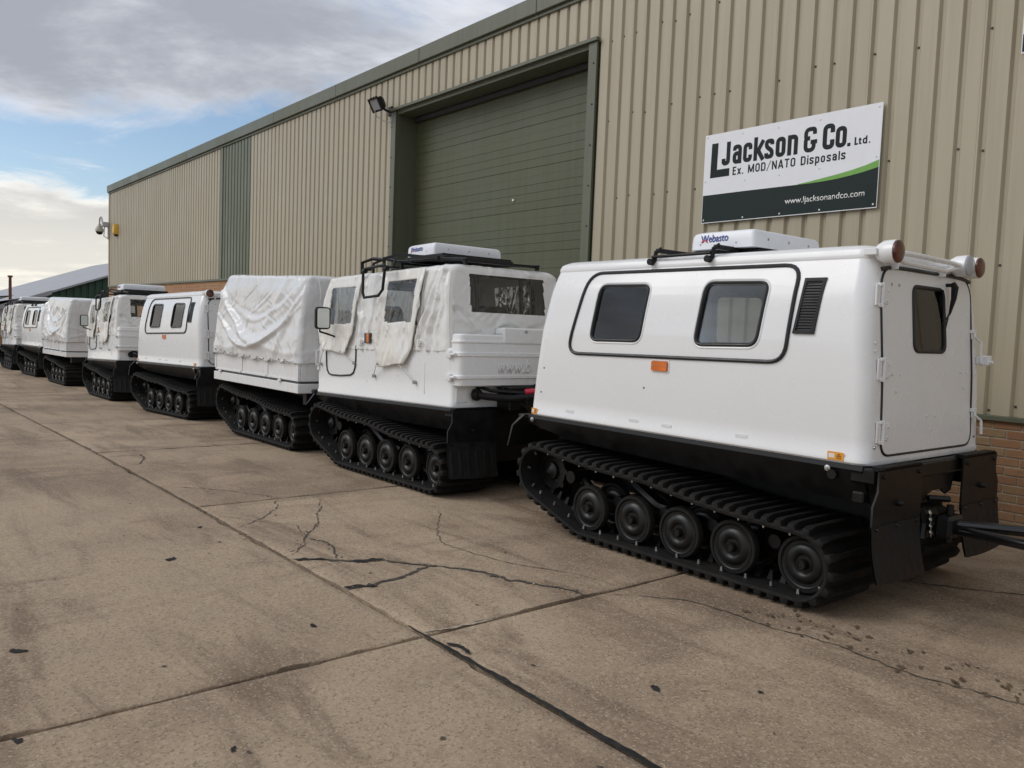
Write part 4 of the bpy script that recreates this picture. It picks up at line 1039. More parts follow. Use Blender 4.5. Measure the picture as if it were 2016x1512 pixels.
def hardtop_body():
    zs = [0.90, 0.912, 0.93, 0.95, 1.05, 1.15, 1.27, 1.4, 1.5, 1.6, 1.7, 1.8, 1.88, 1.95, 2.0, 2.05, 2.085]
    rings = []
    for z in zs:
        e = 0.010 if z in (0.912, 0.93) else 0.0
        rings.append(plan_ring(a_xf(z)-e*.3, a_xr(z)+e*.3, a_hw(z)+e, 0.085+0.02*(z-0.9), z))
    for z, ins in ((2.092, -0.004), (2.110, -0.004), (2.140, 0.008), (2.155, 0.030), (2.168, 0.062), (2.175, 0.11), (2.183, 0.25), (2.188, 0.42)):
        rings.append(plan_ring(a_xf(2.09)+ins*1.15, a_xr(2.09)-ins*1.0, a_hw(2.09)-ins, max(0.05, 0.11-ins*0.2), z))
    b = MB(); b.loft(rings, True, True, True)
    me = b.mesh('body', 30); me.materials.append(MATS['white_paint'])
    cav = MB(); th = 0.045
    cav.loft([plan_ring(a_xf(z)+th, a_xr(z)-th, a_hw(z)-th, 0.06, z) for z in (0.96, 1.27, 1.6, 1.9, 2.05, 2.11)], True, True, True)
    cme = cav.mesh('cavity'); cme.materials.append(MATS['interior_grey'])
    cuts = [cme]
    for s in (-1, 1):
        for Wn in (W1, W2):
            c = MB(); lp = rquad(Wn, 0.075, 6); c.loft([[(u, s*0.5, v) for u, v in lp], [(u, s*1.1, v) for u, v in lp]], True, True, True); cm = c.mesh('c'); cm.materials.append(MATS['white_paint']); cuts.append(cm)
    c = MB(); lp = rquad(DW, 0.07, 6); c.loft([[(1.0, u, v) for u, v in lp], [(1.6, u, v) for u, v in lp]], True, True, True); cm = c.mesh('c'); cm.materials.append(MATS['white_paint']); cuts.append(cm)
    me = bool_cut(me, cuts); me.name = 'body'
    return shade(me, 30)
def ac_unit(root, x0, x1, y0, y1, z0, z1, logo=True):
    b = MB(); rings = []
    def ring(i, z):
        a = [(x0+i, y0+i), (x1-i, y0+i), (x1-i, y1-i), (x0+i, y1-i)]
        return [(u, v, z) for u, v in rquad(a, [0.12, 0.03, 0.03, 0.12], 5)]
    for i, z in ((0.0, z0), (0.0, z0+0.05), (0.004, z1-0.03), (0.012, z1-0.012), (0.03, z1-0.002), (0.08, z1+0.006), (0.2, z1+0.010)): rings.append(ring(i, z))
    b.loft(rings, True, True, True); o = b.build('air_conditioner', 'white_gel', root)
    sc = MB()
    for k in (0.2, 0.5, 0.8): sc.lathe([(0.009, 0), (0.008, 0.004), (0.001, 0.005)], (x1-0.002, y0+(y1-y0)*k, z0+0.06), (1, 0, 0), 8)
    for k in (0.22, 0.75): sc.lathe([(0.008, 0), (0.007, 0.004), (0.001, 0.005)], (x0+(x1-x0)*k, y0+0.002, z0+0.035), (0, -1, 0), 8)
    sc.build('screws', 'bare_steel', o)
    if logo:
        bx = x0+0.130; bz = z0+0.045
        me = text_mesh('Webasto', (0, 0.232, 0, 0.052), 0.001, 0.012, 1.0); p = obj_from(me, 'lettering', 'logo_blue', o, (bx, y0-0.0005, bz)); p.rotation_euler = (0, R(-1.5), 0); p['kind'] = 'stuff'
        w = MB(); w.tube([(bx+.006+.05*i/6, y0-.0025, bz+.002+.016*math.sin(math.pi*i/6)) for i in range(7)], 0.0042, 6); w.build('logo_arc', 'logo_red', o)
    return o
def small_label(root, mp, u0, u1, v0, v1):
    b = MB(); b.plate(mp, [(u0, v0), (u1, v0), (u1, v1), (u0, v1)], 0.0005, 0.0018); o = b.build('warning_label', 'orange_label', root)
    b = MB(); w = u1-u0; b.plate(mp, [(u0+.08*w, v0+.012), (u0+.45*w, v0+.012), (u0+.45*w, v1-.01), (u0+.08*w, v1-.01)], 0.0019, 0.0024); b.build('label_print', 'label_white', o)
    b = MB(); cxm = u0+.72*w; h = v1-v0; b.frame(mp, [(cxm-.15*w, v0+.45*h), (cxm+.15*w, v0+.45*h), (cxm, v0+.85*h)], [(cxm-.08*w, v0+.52*h), (cxm+.08*w, v0+.52*h), (cxm, v0+.74*h)], .0019, .0023)
    for k in (.15, .3): b.plate(mp, [(cxm-.16*w, v0+k*h), (cxm+.16*w, v0+k*h), (cxm+.16*w, v0+(k+.06)*h), (cxm-.16*w, v0+(k+.06)*h)], .0019, .0023)
    b.build('label_print', 'black_plastic', o)
def make_hardtop():
    t = thing('tracked_trailer', '-', 'tracked trailer')
    chassis(t, -1.675, 1.30); sill(t, -1.675, 1.30, 0.772, 0.902)
    obj_from(hardtop_body(), 'body', 'white_paint', t)
    S = sideA(-1)
    for s in (-1, 1):
        mp = sideA(s); lp = rquad(PANEL, 0.12, 6)
        b = MB(); closed_seal(b, mp, lp, 0.002, 0.0135); b.build('panel_seal', 'seal_rubber', t)
        for Wn in (W1, W2):
            lp = rquad(Wn, 0.075, 6)
            b = MB(); li = grow(lp, -0.022); b.frame(mp, grow(lp, 0.003), li, -0.022, 0.002); closed_seal(b, mp, grow(lp, -0.008), 0.002, 0.0095)
            w = b.build('window', 'seal_rubber', t)
            z0_, z1_ = 1.54, 1.97; h0_, h1_ = a_hw(z0_), a_hw(z1_)
            fp = lambda x, z, o: (x, s*(h0_+(h1_-h0_)*(z-z0_)/(z1_-z0_)+o), z)
            b = MB(); b.rows(fp, grow(lp, -0.012), -0.007, -0.002); b.build('pane', 'tinted_glass', w)
            b = MB(); closed_seal(b, mp, grow(lp, 0.012), -0.004, 0.009); b.build('recess_lip', 'white_paint', w)
    # ventilation grille
    VQ = [(0.785, 1.640), (0.925, 1.640), (0.955, 1.978), (0.815, 1.978)]
    b = MB(); b.frame(S, VQ, [(0.804, 1.660), (0.908, 1.660), (0.936, 1.958), (0.832, 1.958)], 0.0, 0.014)
    gr = b.build('vent_grille', 'black_plastic', t)
    b = MB(); b.grid(lambda u, v: S(0.785+0.14*u+0.03*v, 1.64+0.338*v, 0.004), 2, 16); b.build('backing', 'seal_rubber', gr)
    for i in range(17):
        z = 1.668+0.0172*i; sh = (z-1.64)/0.338*0.03
        b = MB(); b.loft([[S(x+sh, z, .003), S(x+sh, z+.004, .003), S(x+sh, z+.009, .012), S(x+sh, z+.005, .012)] for x in (0.803, 0.908)], True, True, True); b.build('slat', 'black_plastic', gr)
    # side marker lamp
    b = MB(); b.frame(S, rrect(-0.322, -0.155, 1.340, 1.430, 0.008, 2), rrect(-0.312, -0.165, 1.348, 1.421, 0.006, 2), -0.004, 0.004); mk = b.build('side_marker', 'white_paint', t)
    b = MB(); b.plate(S, rrect(-0.309, -0.168, 1.350, 1.418, 0.010, 3), 0.0, 0.016); b.build('lens', 'amber_lens', mk)
    b = MB()
    for x in (-0.290, -0.186): b.lathe([(0.006, 0), (0.005, 0.003), (0.001, .004)], S(x, 1.384, 0.0155), (0, -1, 0), 8)
    b.build('screws', 'bare_steel', mk)
    # little dark screws and identity plates on the side
    b = MB()
    for x, z in ((-1.47, 1.30), (-1.50, 1.10), (-0.38, 1.22), (-0.45, 2.075)): b.lathe([(0.008, 0), (0.006, 0.004), (0.001, 0.005)], S(x, z, -0.001), (0, -1, 0), 8)
    b.build('side_screws', 'dark_screw', t)
    for x, z in ((-1.15, 0.975), (-0.47, 0.975), (-0.16, 0.97), (0.46, 0.975)):
        b = MB(); b.plate(S, rrect(x-0.045, x+0.045, z-0.011, z+0.011, 0.003, 2), 0.0, 0.003)
        for q in (-.036, .036): b.lathe([(0.005, 0), (0.003, .003)], S(x+q, z, 0.002), (0, -1, 0), 6)
        b.build('tie_plate', 'white_paint', t)
    S2 = lambda x, z, o: S(x, z, o+0.0115)
    small_label(t, S2, 1.065, 1.165, 0.914, 0.962)
    small_label(t, S2, -1.60, -1.535, 0.912, 0.960)
    b = MB()
    for x, z in ((1.07, 0.862), (-1.59, 0.862)): b.lathe([(0.020, 0), (0.018, 0.008), (0.010, 0.010), (0.010, 0.018), (0.001, 0.019)], (x, -0.775, z), (0, -1, 0), 12)
    b.build('zinc_bolts', 'zinc_bolt', t)
    # back door
    DO = [(-0.622, 0.950), (0.595, 0.950), (0.597, 2.045), (-0.615, 2.045)]
    lp = rquad(DO, [0.10, 0.10, 0.16, 0.16], 7); lw = rquad(DW, 0.07, 7)
    b = MB(); b.frame(rearA, grow(lp, -0.006), lw, -0.004, 0.005); door = b.build('rear_door', 'white_paint', t, 25)
    b = MB(); closed_seal(b, rearA, lp, 0.001, 0.0085); b.build('door_seal', 'seal_rubber', door)
    b = MB(); b.tube([rearA(-0.60+1.18*i/20, 2.047-0.02*(abs(i-10)/10)**6, 0.004) for i in range(21)], 0.013, 8); b.build('drip_seal', 'seal_rubber', door)
    b = MB(); b.frame(rearA, grow(lw, 0.003), grow(lw, -0.020), -0.02, 0.007); closed_seal(b, rearA, grow(lw, -0.009), 0.006, 0.010); win = b.build('door_window', 'seal_rubber', door)
    b = MB(); b.rows(rearA, grow(lw, -0.012), -0.006, 0.0); b.build('pane', 'tinted_glass', win)
    for z in (1.875, 1.45, 1.09):
        b = MB(); X = a_xr(z)
        b.box(X+0.002, X+0.016, -0.612, -0.545, z-0.05, z+0.05, 0.004); b.box(X+0.002, X+0.014, -0.685, -0.640, z-0.062, z+0.062, 0.004)
        b.cyl((X+0.018, -0.628, z-0.07), (X+0.018, -0.628, z+0.07), 0.011, 10)
        for dz in (-.058, .058): b.box(X, X+0.022, -0.66, -0.618, z+dz-.010, z+dz+.010, .003)
        for dz in (-.03, .03): b.lathe([(0.008, 0), (0.007, .006), (.001, .007)], (X+0.015, -0.562, z+dz), (1, 0, 0), 8)
        b.build('hinge', 'white_paint', t)
    for z, ln in ((1.70, 0.20), (1.06+0.12, 0.16)):
        b = MB(); X = a_xr(z)
        b.box(X+0.002, X+0.03, 0.575, 0.625, z-0.012, z+0.012, .004); b.box(X, X+.018, 0.59, 0.61, z-.05, z+.01, .003)
        b.tube([(X+0.025, 0.60, z-0.01), (X+0.03, 0.60, z-0.035), (X+0.035, 0.64, z-0.055), (X+0.045, 0.665, z-0.07), (X+0.05, 0.668, z-ln)], 0.009, 8); b.build('door_handle', 'white_paint', door)
    b = MB(); X = a_xr(1.5); b.box(X, X+0.04, 0.665, 0.70, 1.485, 1.535, .006); b.box(X+.01, X+.075, 0.685, 0.745, 1.475, 1.545, .008); b.cyl((X+.04, .70, 1.50), (X+.10, .70, 1.50), .012, 8); b.build('door_catch', 'white_paint', t)
    b = MB()
    for y, z in ((-.50, 1.42), (-.40, 1.42), (-.45, 1.32), (.42, 1.43), (.52, 1.43), (.47, 1.33), (-.05, 1.16), (.06, 1.16), (0, 1.08), (-.69, 1.60), (-.69, 1.555), (.66, 1.42), (.66, 1.47), (.62, .935), (.66, .935), (-.69, .925), (-.655, .925)):
        b.lathe([(0.008, 0), (0.007, 0.005), (0.001, 0.006)], rearA(y, z, 0.004 if abs(y) < .6 else 0), (1, 0, 0), 8)
    b.build('rivets', 'white_paint', t)
    b = MB()
    for y, z in ((-.69, 1.005), (.655, 1.0), (-.49, 1.945), (-.40, 1.945)): b.lathe([(0.009, 0), (0.008, .008), (.001, .009)], rearA(y, z, 0), (1, 0, 0), 8)
    b.build('rear_screws', 'bare_steel', t)
    b = MB(); X = a_xr(1.97)
    b.cyl((X, 0.235, 1.985), (X+.05, 0.235, 1.985), .012, 10); b.tube([(X+.05, 0.225, 2.0), (X+.055, 0.24, 1.97), (X+.05, .245, 1.90), (X+.035, .235, 1.80)], [.012, .022, .017, .007], 8)
    b.tube([(X+.035, .235, 1.80), (X+.03, .205, 1.77), (X+.018, .17, 1.74)], .005, 6); b.tube([(X+.024, .205, 1.58), (X+.022, .15, 1.95)], .006, 6); b.tube([(X+.030, .235, 1.80), (X+.026, .195, 1.66)], .005, 6)
    b.build('wiper', 'black_plastic', door)
    # lamps on the tail rail
    def lamp(y, z, mat, r=0.068):
        q = MB(); X = 1.325
        q.lathe([(0.02, -.115), (r*.7, -.11), (r*.97, -.075), (r, -.03), (r, -.006), (r*.9, -.004)], (X, y, z), (1, 0, 0), 28); o = q.build('lamp', 'white_paint', t)
        q = MB(); q.lathe([(r*.96, -.012), (r*.94, .004), (r*.8, .011), (r*.4, .015), (.001, .016)], (X, y, z), (1, 0, 0), 28); q.build('lens', mat, o); return o
    lamp(-0.615, 2.120, 'dark_amber_lens'); lamp(0.495, 2.113, 'dark_amber_lens'); lamp(0.335, 2.113, 'lamp_glass')
    b = MB(); b.tube([(1.21, -.50, 2.125), (1.27, -.52, 2.115), (1.285, -.44, 2.125), (1.285, -.20, 2.125), (1.285, .28, 2.115)], .0155, 8); b.tube([(1.27, -.53, 2.10), (1.27, -.42, 2.075), (1.275, .10, 2.065), (1.28, .28, 2.095)], .0135, 8)
    for y in (-.50, .12): b.box(1.20, 1.275, y-.008, y+.008, 2.03, 2.075, .003)
    b.box(1.16, 1.235, -.69, -.64, 2.10, 2.14, .004); b.build('lamp_rail', 'white_paint', t)
    # underrun: rear beam, flaps, hitch
    b = MB(); b.box(1.20, 1.36, -0.77, 0.77, 0.80, 0.893, 0.012)
    arch = [(-0.30, 0.80), (-0.27, 0.68), (-0.22, 0.62), (-0.10, 0.665), (0.0, 0.70), (0.12, 0.70), (0.20, 0.66), (0.27, 0.68), (0.31, 0.80)]
    b.loft([[(x, y, z) for y, z in arch] for x in (1.32, 1.335)], True, True, True)
    b.tube([(1.10, -0.785, .83), (1.10, -0.60, .83)], .03, 8); b.box(1.26, 1.33, -.845, -.775, .70, .765, .008)
    b.build('rear_beam', 'black_paint', t)
    for s in (-1, 1): mudflap(t, 1.385, s, 0.895, 0.27)
    b = MB(); b.box(1.1, 1.34, -.12, .12, .40, .58, .02); b.cyl((1.30, 0, .50), (1.46, 0, .50), .055, 12); b.box(1.40, 1.50, -.10, .10, .43, .57, .02); b.cyl((1.45, 0, .40), (1.45, 0, .63), .022, 10); b.tube([(1.36, -.19, .62), (1.37, -.16, .52), (1.38, -.20, .43)], .02, 6); b.tube([(1.34, -.06, .66), (1.42, .05, .655)], .02, 8)
    b.build('tow_hitch', 'black_paint', t)
    b = MB()
    for i in range(8): b.lathe([(0.012, -.003), (.016, 0), (.012, .003)], (1.42, -0.20+.004*i, .60-.02*i), (1, 0.4*(i % 2), 0.5*((i+1) % 2)), 8)
    b.build('safety_chain', 'zinc_bolt', t)
    # front mud guard
    for s in (-1, 1):
        b = MB(); b.loft([[(-1.70, s*.30, .895), (-1.70, s*.80, .895), (-1.66, s*.80, .895), (-1.66, s*.30, .895)], [(-1.76, s*.30, .80), (-1.76, s*.86, .80), (-1.74, s*.86, .80), (-1.74, s*.30, .80)], [(-1.80, s*.30, .62), (-1.80, s*.87, .62), (-1.785, s*.87, .62), (-1.785, s*.30, .62)]], True, True, True)
        b.box(-1.76, -1.66, s*.28, s*.79, .865, .894, .006); b.build('front_mudguard', 'black_paint', t)
    # roof bars
    for x in (-0.44, 0.07):
        b = MB(); b.tube([(x, -.655, 2.135), (x+.01, -.655, 2.20), (x+.05, -.64, 2.225)], .016, 8); b.cyl((x-.012, -.70, 2.13), (x-.012, -.645, 2.13), .024, 10)
        b.box(x+.005, x+.05, -.66, .62, 2.196, 2.226, .006); b.box(x+.005, x+.05, .58, .62, 2.15, 2.20, .004); b.box(x+.005, x+.05, -.5, -.46, 2.16, 2.20); b.build('roof_bar', 'black_plastic', t)
    b = MB(); b.tube([(-.45, -.672, 2.165), (.07, -.672, 2.17)], .011, 8); b.build('side_bar', 'black_plastic', t)
    b = MB(); b.box(-.36, .26, -.40, .30, 2.176, 2.218, .006); b.build('unit_tray', 'black_plastic', t)
    ac_unit(t, -0.30, 0.27, -0.475, 0.36, 2.222, 2.345)
    return t

# ---- soft tops: cloth laid round a rounded-rectangle plan, displaced into folds
def cloth_rings(dims, zs, step, disp):
    """dims(z) -> xf, xr, hw, r ; returns rings of (point, side, u) with folds applied"""
    xf, xr, hw, r = dims(zs[0])
    nn = max(8, int((xr-xf)/step)); nr = max(8, int(2*hw/step)); nc = 5
    rings = []
    for z in zs:
        xf, xr, hw, r = dims(z); P = []
        for i in range(nn+1): t = i/nn; P.append((xf+r+(xr-xf-2*r)*t, -hw, 0, -1, 'n'))
        for i in range(1, nc): a = R(-90+90*i/nc); P.append((xr-r+r*math.cos(a), -hw+r+r*math.sin(a), math.cos(a), math.sin(a), 'c'))
        for i in range(nr+1): t = i/nr; P.append((xr, -hw+r+(2*hw-2*r)*t, 1, 0, 'r'))
        for i in range(1, nc): a = R(90*i/nc); P.append((xr-r+r*math.cos(a), hw-r+r*math.sin(a), math.cos(a), math.sin(a), 'c'))
        for i in range(nn+1): t = i/nn; P.append((xr-r-(xr-xf-2*r)*t, hw, 0, 1, 'f'))
        for i in range(1, nc): a = R(90+90*i/nc); P.append((xf+r+r*math.cos(a), hw-r+r*math.sin(a), math.cos(a), math.sin(a), 'c'))
        for i in range(nr+1): t = i/nr; P.append((xf, hw-r-(2*hw-2*r)*t, -1, 0, 'b'))
        for i in range(1, nc): a = R(180+90*i/nc); P.append((xf+r+r*math.cos(a), -hw+r+r*math.sin(a), math.cos(a), math.sin(a), 'c'))
        rings.append([(x+nx*disp(x, y, z, s), y+ny*disp(x, y, z, s), z, s) for x, y, nx, ny, s in P])
    return rings
def cloth_build(root, name, mat, rings, roof_rings, holes, winmat, botfn=None):
    n = len(rings[0]); main = MB(); wins = {}
    V = [[p[:3] for p in r] for r in rings]
    if botfn: V[0] = [(x, y, botfn(x, y, z)) for x, y, z in V[0]]
    allr = V + roof_rings; vs = [p for r in allr for p in r]; fs = []; wf = {}
    for i in range(len(allr)-1):
        for j in range(n):
            k = (j+1) % n; f = (i*n+j, i*n+k, (i+1)*n+k, (i+1)*n+j)
            if i < len(V)-1:
                c = [sum(vs[q][a] for q in f)/4 for a in range(3)]; s = rings[i][j][3]; h = holes(c[0], c[1], c[2], s)
                if h:
                    wf.setdefault(h, []).append(f); continue
            fs.append(f)
    fs.append(tuple((len(allr)-1)*n+j for j in range(n)))
    main.add(vs, fs)
    me = bpy.data.meshes.new(name); me.from_pydata(vs, [], fs)
    bm = bmesh.new(); bm.from_mesh(me); bmesh.ops.delete(bm, geom=[v for v in bm.verts if not v.link_faces], context='VERTS'); bmesh.ops.recalc_face_normals(bm, faces=bm.faces); bm.to_mesh(me); bm.free(); shade(me, 60)
    me.materials.append(MATS[mat]); o = obj_from(me, name, mat, root)
    for h, fl in wf.items():
        me = bpy.data.meshes.new('canopy_window'); me.from_pydata(vs, [], fl)
        bm = bmesh.new(); bm.from_mesh(me); bmesh.ops.delete(bm, geom=[v for v in bm.verts if not v.link_faces], context='VERTS'); bm.to_mesh(me); bm.free(); shade(me, 60)
        if h == 'drop': bpy.data.meshes.remove(me); continue
        wm_ = 'tinted_glass' if h == 'front' else winmat
        me.materials.append(MATS[wm_]); obj_from(me, 'clear_window', wm_, o)
    return o
def ridge(d, w): return math.exp(-(d/w)**2)

class Creases:
    """sharp little folds: straight ridges of limited length on a (u, v) sheet in metres"""
    def __init__(s, seed, n, u0, u1, v0, v1, angs, lens, widths, amps):
        q = random.Random(seed); s.L = []
        for i in range(n):
            a = R(q.choice(angs)+q.uniform(-14, 14)); s.L.append((q.uniform(u0, u1), q.uniform(v0, v1), math.cos(a), math.sin(a), q.uniform(*lens), q.uniform(*widths), q.uniform(*amps)*q.choice((1, 1, -1)), q.uniform(-.5, .5)))
    def __call__(s, u, v):
        d = 0.0
        for a, b, c, sn, ln, w, amp, bow in s.L:
            du, dv = u-a, v-b; t = (du*c+dv*sn)/ln
            if abs(t) > 1: continue
            p = (-du*sn+dv*c) - bow*ln*.25*(1-t*t)
            if abs(p) > 3*w: continue
            d += amp*(1-t*t)*(math.exp(-(p/w)**2) - 0.55*math.exp(-((p-1.3*w)/w)**2))
        return d
CR_SIDE = Creases(3, 34, -1.5, 1.05, 1.4, 2.1, (75, 100, 60, 115), (.10, .32), (.008, .020), (.006, .013))
CR_REAR = Creases(5, 26, -.7, .7, 1.4, 2.1, (20, 160, 35, 90), (.10, .30), (.008, .020), (.005, .012))
CR_FLAP = Creases(8, 60, -1.7, .6, 1.2, 2.12, (80, 95, 105, 65, 120), (.10, .34), (.007, .017), (.006, .013))
CR_TARP = Creases(11, 26, -1.7, 1.2, 1.15, 2.15, (35, 60, 120, 145, 75, 100), (.15, .50), (.010, .026), (.007, .017))
# ---- front car with canvas top
B_TILT = -R(1.2)
B_HW = [(1.36, 0.772), (1.6, 0.768), (1.9, 0.735), (2.05, 0.705), (2.12, 0.675)]
def b_hw(z): return smooth_tab(B_HW, z, 0.05)
B_XR = [(1.36, 1.135), (1.5, 1.12), (2.12, 1.02)]
B_XF = [(1.36, -1.62), (1.55, -1.54), (2.12, -1.47)]
def b_disp(x, y, z, s):
    u = (z-1.36)/0.76
    wx = x+0.05*fb(x*2.1+3, y*2.1, z*2.1); wz = z+0.04*fb(x*2.3, y*2.3+5, z*2.3)
    d = 0.007*fb(x*3.0, y*3.0+2, z*3.0) + 0.002*fb(x*9, y*9, z*5+4)
    if s == 'n' or s == 'f':
        for x0, k, w, amp in ((0.80, .35, .036, .042), (0.71, .32, .032, -.032), (0.93, .10, .020, .026), (0.64, .52, .032, .030), (0.58, .50, .026, -.030), (-0.62, -.25, .028, .032), (-0.55, -.10, .026, -.026), (-0.42, .22, .022, .026), (0.86, .22, .016, -.022)):
            d += amp*ridge((wx-x0)-(wz-1.62)*k, w)*(0.5+0.8*abs(nz(z*2.5+x0*9, x0, 1)))
        d += -0.014*math.sin(math.pi*max(0, min(1, u))) + CR_SIDE(x, z)
    if s == 'r':
        a = abs(y)
        d += -0.018*math.sin(math.pi*max(0, min(1, u)))
        for z0, a0, k, w, amp in ((1.50, .2, .28, .026, .038), (1.57, .25, .38, .028, -.034), (1.63, .55, 1.2, .032, .034), (1.46, .5, -.35, .020, .026), (1.68, .62, .6, .020, -.024)):
            d += amp*ridge((wz-z0)-(a-a0)*k, w)*(0.5+0.8*abs(nz(y*2.5, z0*5, 3)))
        d += 0.010*fb(y*2.2+7, z*3.3, 1.0) + CR_REAR(y, z)
    return d
B_ZS = [1.375+0.015*i for i in range(49)]
WINA = (-1.40, -0.83, 1.625, 2.015); WINB = (-0.13, 0.41, 1.630, 2.030)
def make_front_car(seed=0):
    t = thing('tracked_carrier', '-', 'tracked carrier')
    chassis(t, -1.66, 1.19); body = []
    n0 = set(bpy.data.objects)
    sill(t, -1.66, 1.19, 0.770, 0.832)
    # lower hull of the cab
    zs = [0.829, 0.842, 0.862, 0.887, 1.1, 1.25, 1.38, 1.395]
    rings = []
    for z in zs:
        e = 0.010 if z in (0.842, 0.862) else (-0.012 if z == 1.395 else 0.0)
        rings.append(plan_ring(-1.665+0.03*(z-.87)-e*.3, 1.19+e*.2-0.02*(z-.87), 0.762+e, 0.055, z))
    b = MB(); b.loft(rings, True, True, True); b.build('body', 'white_paint', t, 30)
    # bonnet and windscreen frame at the far end
    b = MB(); b.loft([[(-1.66, -.70, 1.38), (-1.66, .70, 1.38), (-1.30, .70, 1.38), (-1.30, -.70, 1.38)], [(-1.58, -.68, 1.50), (-1.58, .68, 1.50), (-1.30, .68, 1.50), (-1.30, -.68, 1.50)]], True, True, True); b.build('cowl', 'white_paint', t)
    # interior
    b = MB(); b.box(-1.50, 1.10, -.70, .70, 1.396, 1.41); b.build('deck', 'interior_grey', t)
    for x in (-0.75, 0.25):
        for y in (-0.38, 0.38):
            b = MB(); b.box(x-.05, x+.07, y-.24, y+.24, 1.41, 1.86, .05); b.box(x-.42, x+.02, y-.24, y+.24, 1.41, 1.50, .04); b.build('seat', 'seat_vinyl', t)
    b = MB(); b.box(-1.32, -1.22, -.62, .62, 1.42, 1.60, .03); b.build('dashboard', 'interior_grey', t)
    b = MB()
    for x, lean in ((-1.44, 0.0), (-.58, 0), (.62, 0)):
        b.tube([(x, -.71, 1.40), (x, -.68, 2.0), (x, -.60, 2.105), (x, .60, 2.105), (x, .68, 2.0), (x, .71, 1.40)], .02, 8)
    for y in (-.35, .22): b.tube([(1.02, y, 1.40), (.96, y, 2.09)], .022, 8)
    b.build('hoop_frame', 'black_paint', t)
    # canopy
    dims = lambda z: (smooth_tab(B_XF, z, .04), smooth_tab(B_XR, z, .05), b_hw(z), 0.075)
    rings = cloth_rings(dims, B_ZS, 0.018, b_disp)
    roof = []; base = rings[-1]; zc = B_ZS[-1]
    for k, (ins, dz) in enumerate(((0.012, .022), (0.032, .040), (0.062, .052), (0.11, .058), (0.20, .062), (0.32, .064), (0.46, .066), (0.58, .067))):
        hw = 0.675; f = max(0.02, 1-ins/hw); cxm = -0.22
        L = 1.25; fx = max(0.02, 1-ins/L)
        roof.append([(cxm+(x-cxm)*fx, y*f, zc+dz+0.004*fb(x*4, y*4, k*.3)) for x, y, z, s in base])
    def holes(x, y, z, s):
        if s in 'nf':
            for nm, w in (('a', WINA), ('b', WINB)):
                if w[0]+.03 < x < w[1]+.11 and w[2]-.03 < z < w[3]+.02: return 'drop' if s == 'n' else 'far'+nm
        if s == 'r' and abs(y) < 0.475 - 0.05*sm((1.92-z)/.2)*0 and 1.715 < z < 2.062: return 'rear'
        if s == 'b' and abs(y) < 0.60 and 1.6 < z < 2.05: return 'front'
        return None
    def bot(x, y, z): return z - 0.010 - 0.012*fb(x*4+1, y*4, 2)
    can = cloth_build(t, 'canopy', 'white_vinyl', rings, roof, holes, 'clear_vinyl', bot)
    for c in kids(can):
        pass
    # seams and hems
    b = MB()
    for x in (0.60, -0.68): b.tube([(x, -(b_hw(z)+b_disp(x, 0, z, 'n')+.002), z) for z in [1.40+.035*i for i in range(21)]], .004, 6)
    b.tube([(dims(z)[1]-.02+.01, -b_hw(z)+.012, z) for z in [1.40+.04*i for i in range(18)]], .007, 6)
    b.build('seam', 'aged_vinyl', can)
    # curtain flaps with clear panes
    def flap(tabL, tabR, win, ztop, zbot, sd, pts):
        nx, nzv = 44, 64; vs = []; 
        for j in range(nzv+1):
            v = j/nzv; 
            for i in range(nx+1):
                u = i/nx
                zb = zbot + 0.02*math.sin(u*3.1+sd) ; z = ztop+(zb-ztop)*v
                xl, xr_ = interp(tabL, z), interp(tabR, z); x = xl+(xr_-xl)*u
                free = sm((1.52-z)/0.25)
                d = 0.016 + 0.007*fb(x*5+sd, z*2.2, sd) + 0.003*fb(x*13+sd, z*4.0, 3.0) + CR_FLAP(x, z)*1.15 + 0.016*(ridge(u-0.06, .06)+ridge(u-.94, .07))
                d += 0.010*math.sin(x*16+z*5+sd)*sm((1.65-z)/.2) + 0.030*free*(0.6+0.4*math.sin(u*5+sd))
                d += 0.012*ridge((u-.5)-(z-1.5)*.8, .06)*free
                hwz = b_hw(z) if z > 1.36 else 0.772
                vs.append((x, -(hwz+max(d, 0.006)), z))
        fm, fw = [], []
        for j in range(nzv):
            for i in range(nx):
                f = (j*(nx+1)+i, j*(nx+1)+i+1, (j+1)*(nx+1)+i+1, (j+1)*(nx+1)+i); cx_ = sum(vs[q][0] for q in f)/4; cz_ = sum(vs[q][2] for q in f)/4
                (fw if (win[0] < cx_ < win[1] and win[2] < cz_ < win[3]) else fm).append(f)
        b = MB(); b.add(vs, fm); o = b.build('curtain', 'aged_vinyl', t, 60)
        md = o.modifiers.new('thick', 'SOLIDIFY'); md.thickness = 0.003
        b = MB(); b.add(vs, fw); b.build('clear_pane', 'clear_vinyl', o, 60)
        h = MB()
        for (x0, z0, x1, z1) in pts:
            e = MB(); e.tube([(x0, -.835, z0), (x1, -.785, z1)], .004, 6); e.build('elastic_cord', 'cable_white', o); h.box(x1-.012, x1+.012, -.80, -.765, z1-.016, z1+.016, .004)
            h.lathe([(0.011, -.004), (.011, .004)], (x0, -.832, z0), (0, -1, 0), 10)
        h.build('cord_hook', 'bare_steel', o)
        return o
    flap([(1.31, -1.47), (1.56, -1.66), (1.75, -1.58), (2.13, -1.50)], [(1.31, -0.97), (1.42, -0.86), (1.52, -0.80), (2.13, -0.70)], WINA, 2.125, 1.325, 1.3, [(-1.43, 1.335, -1.60, 1.19), (-1.0, 1.335, -.77, 1.22)])
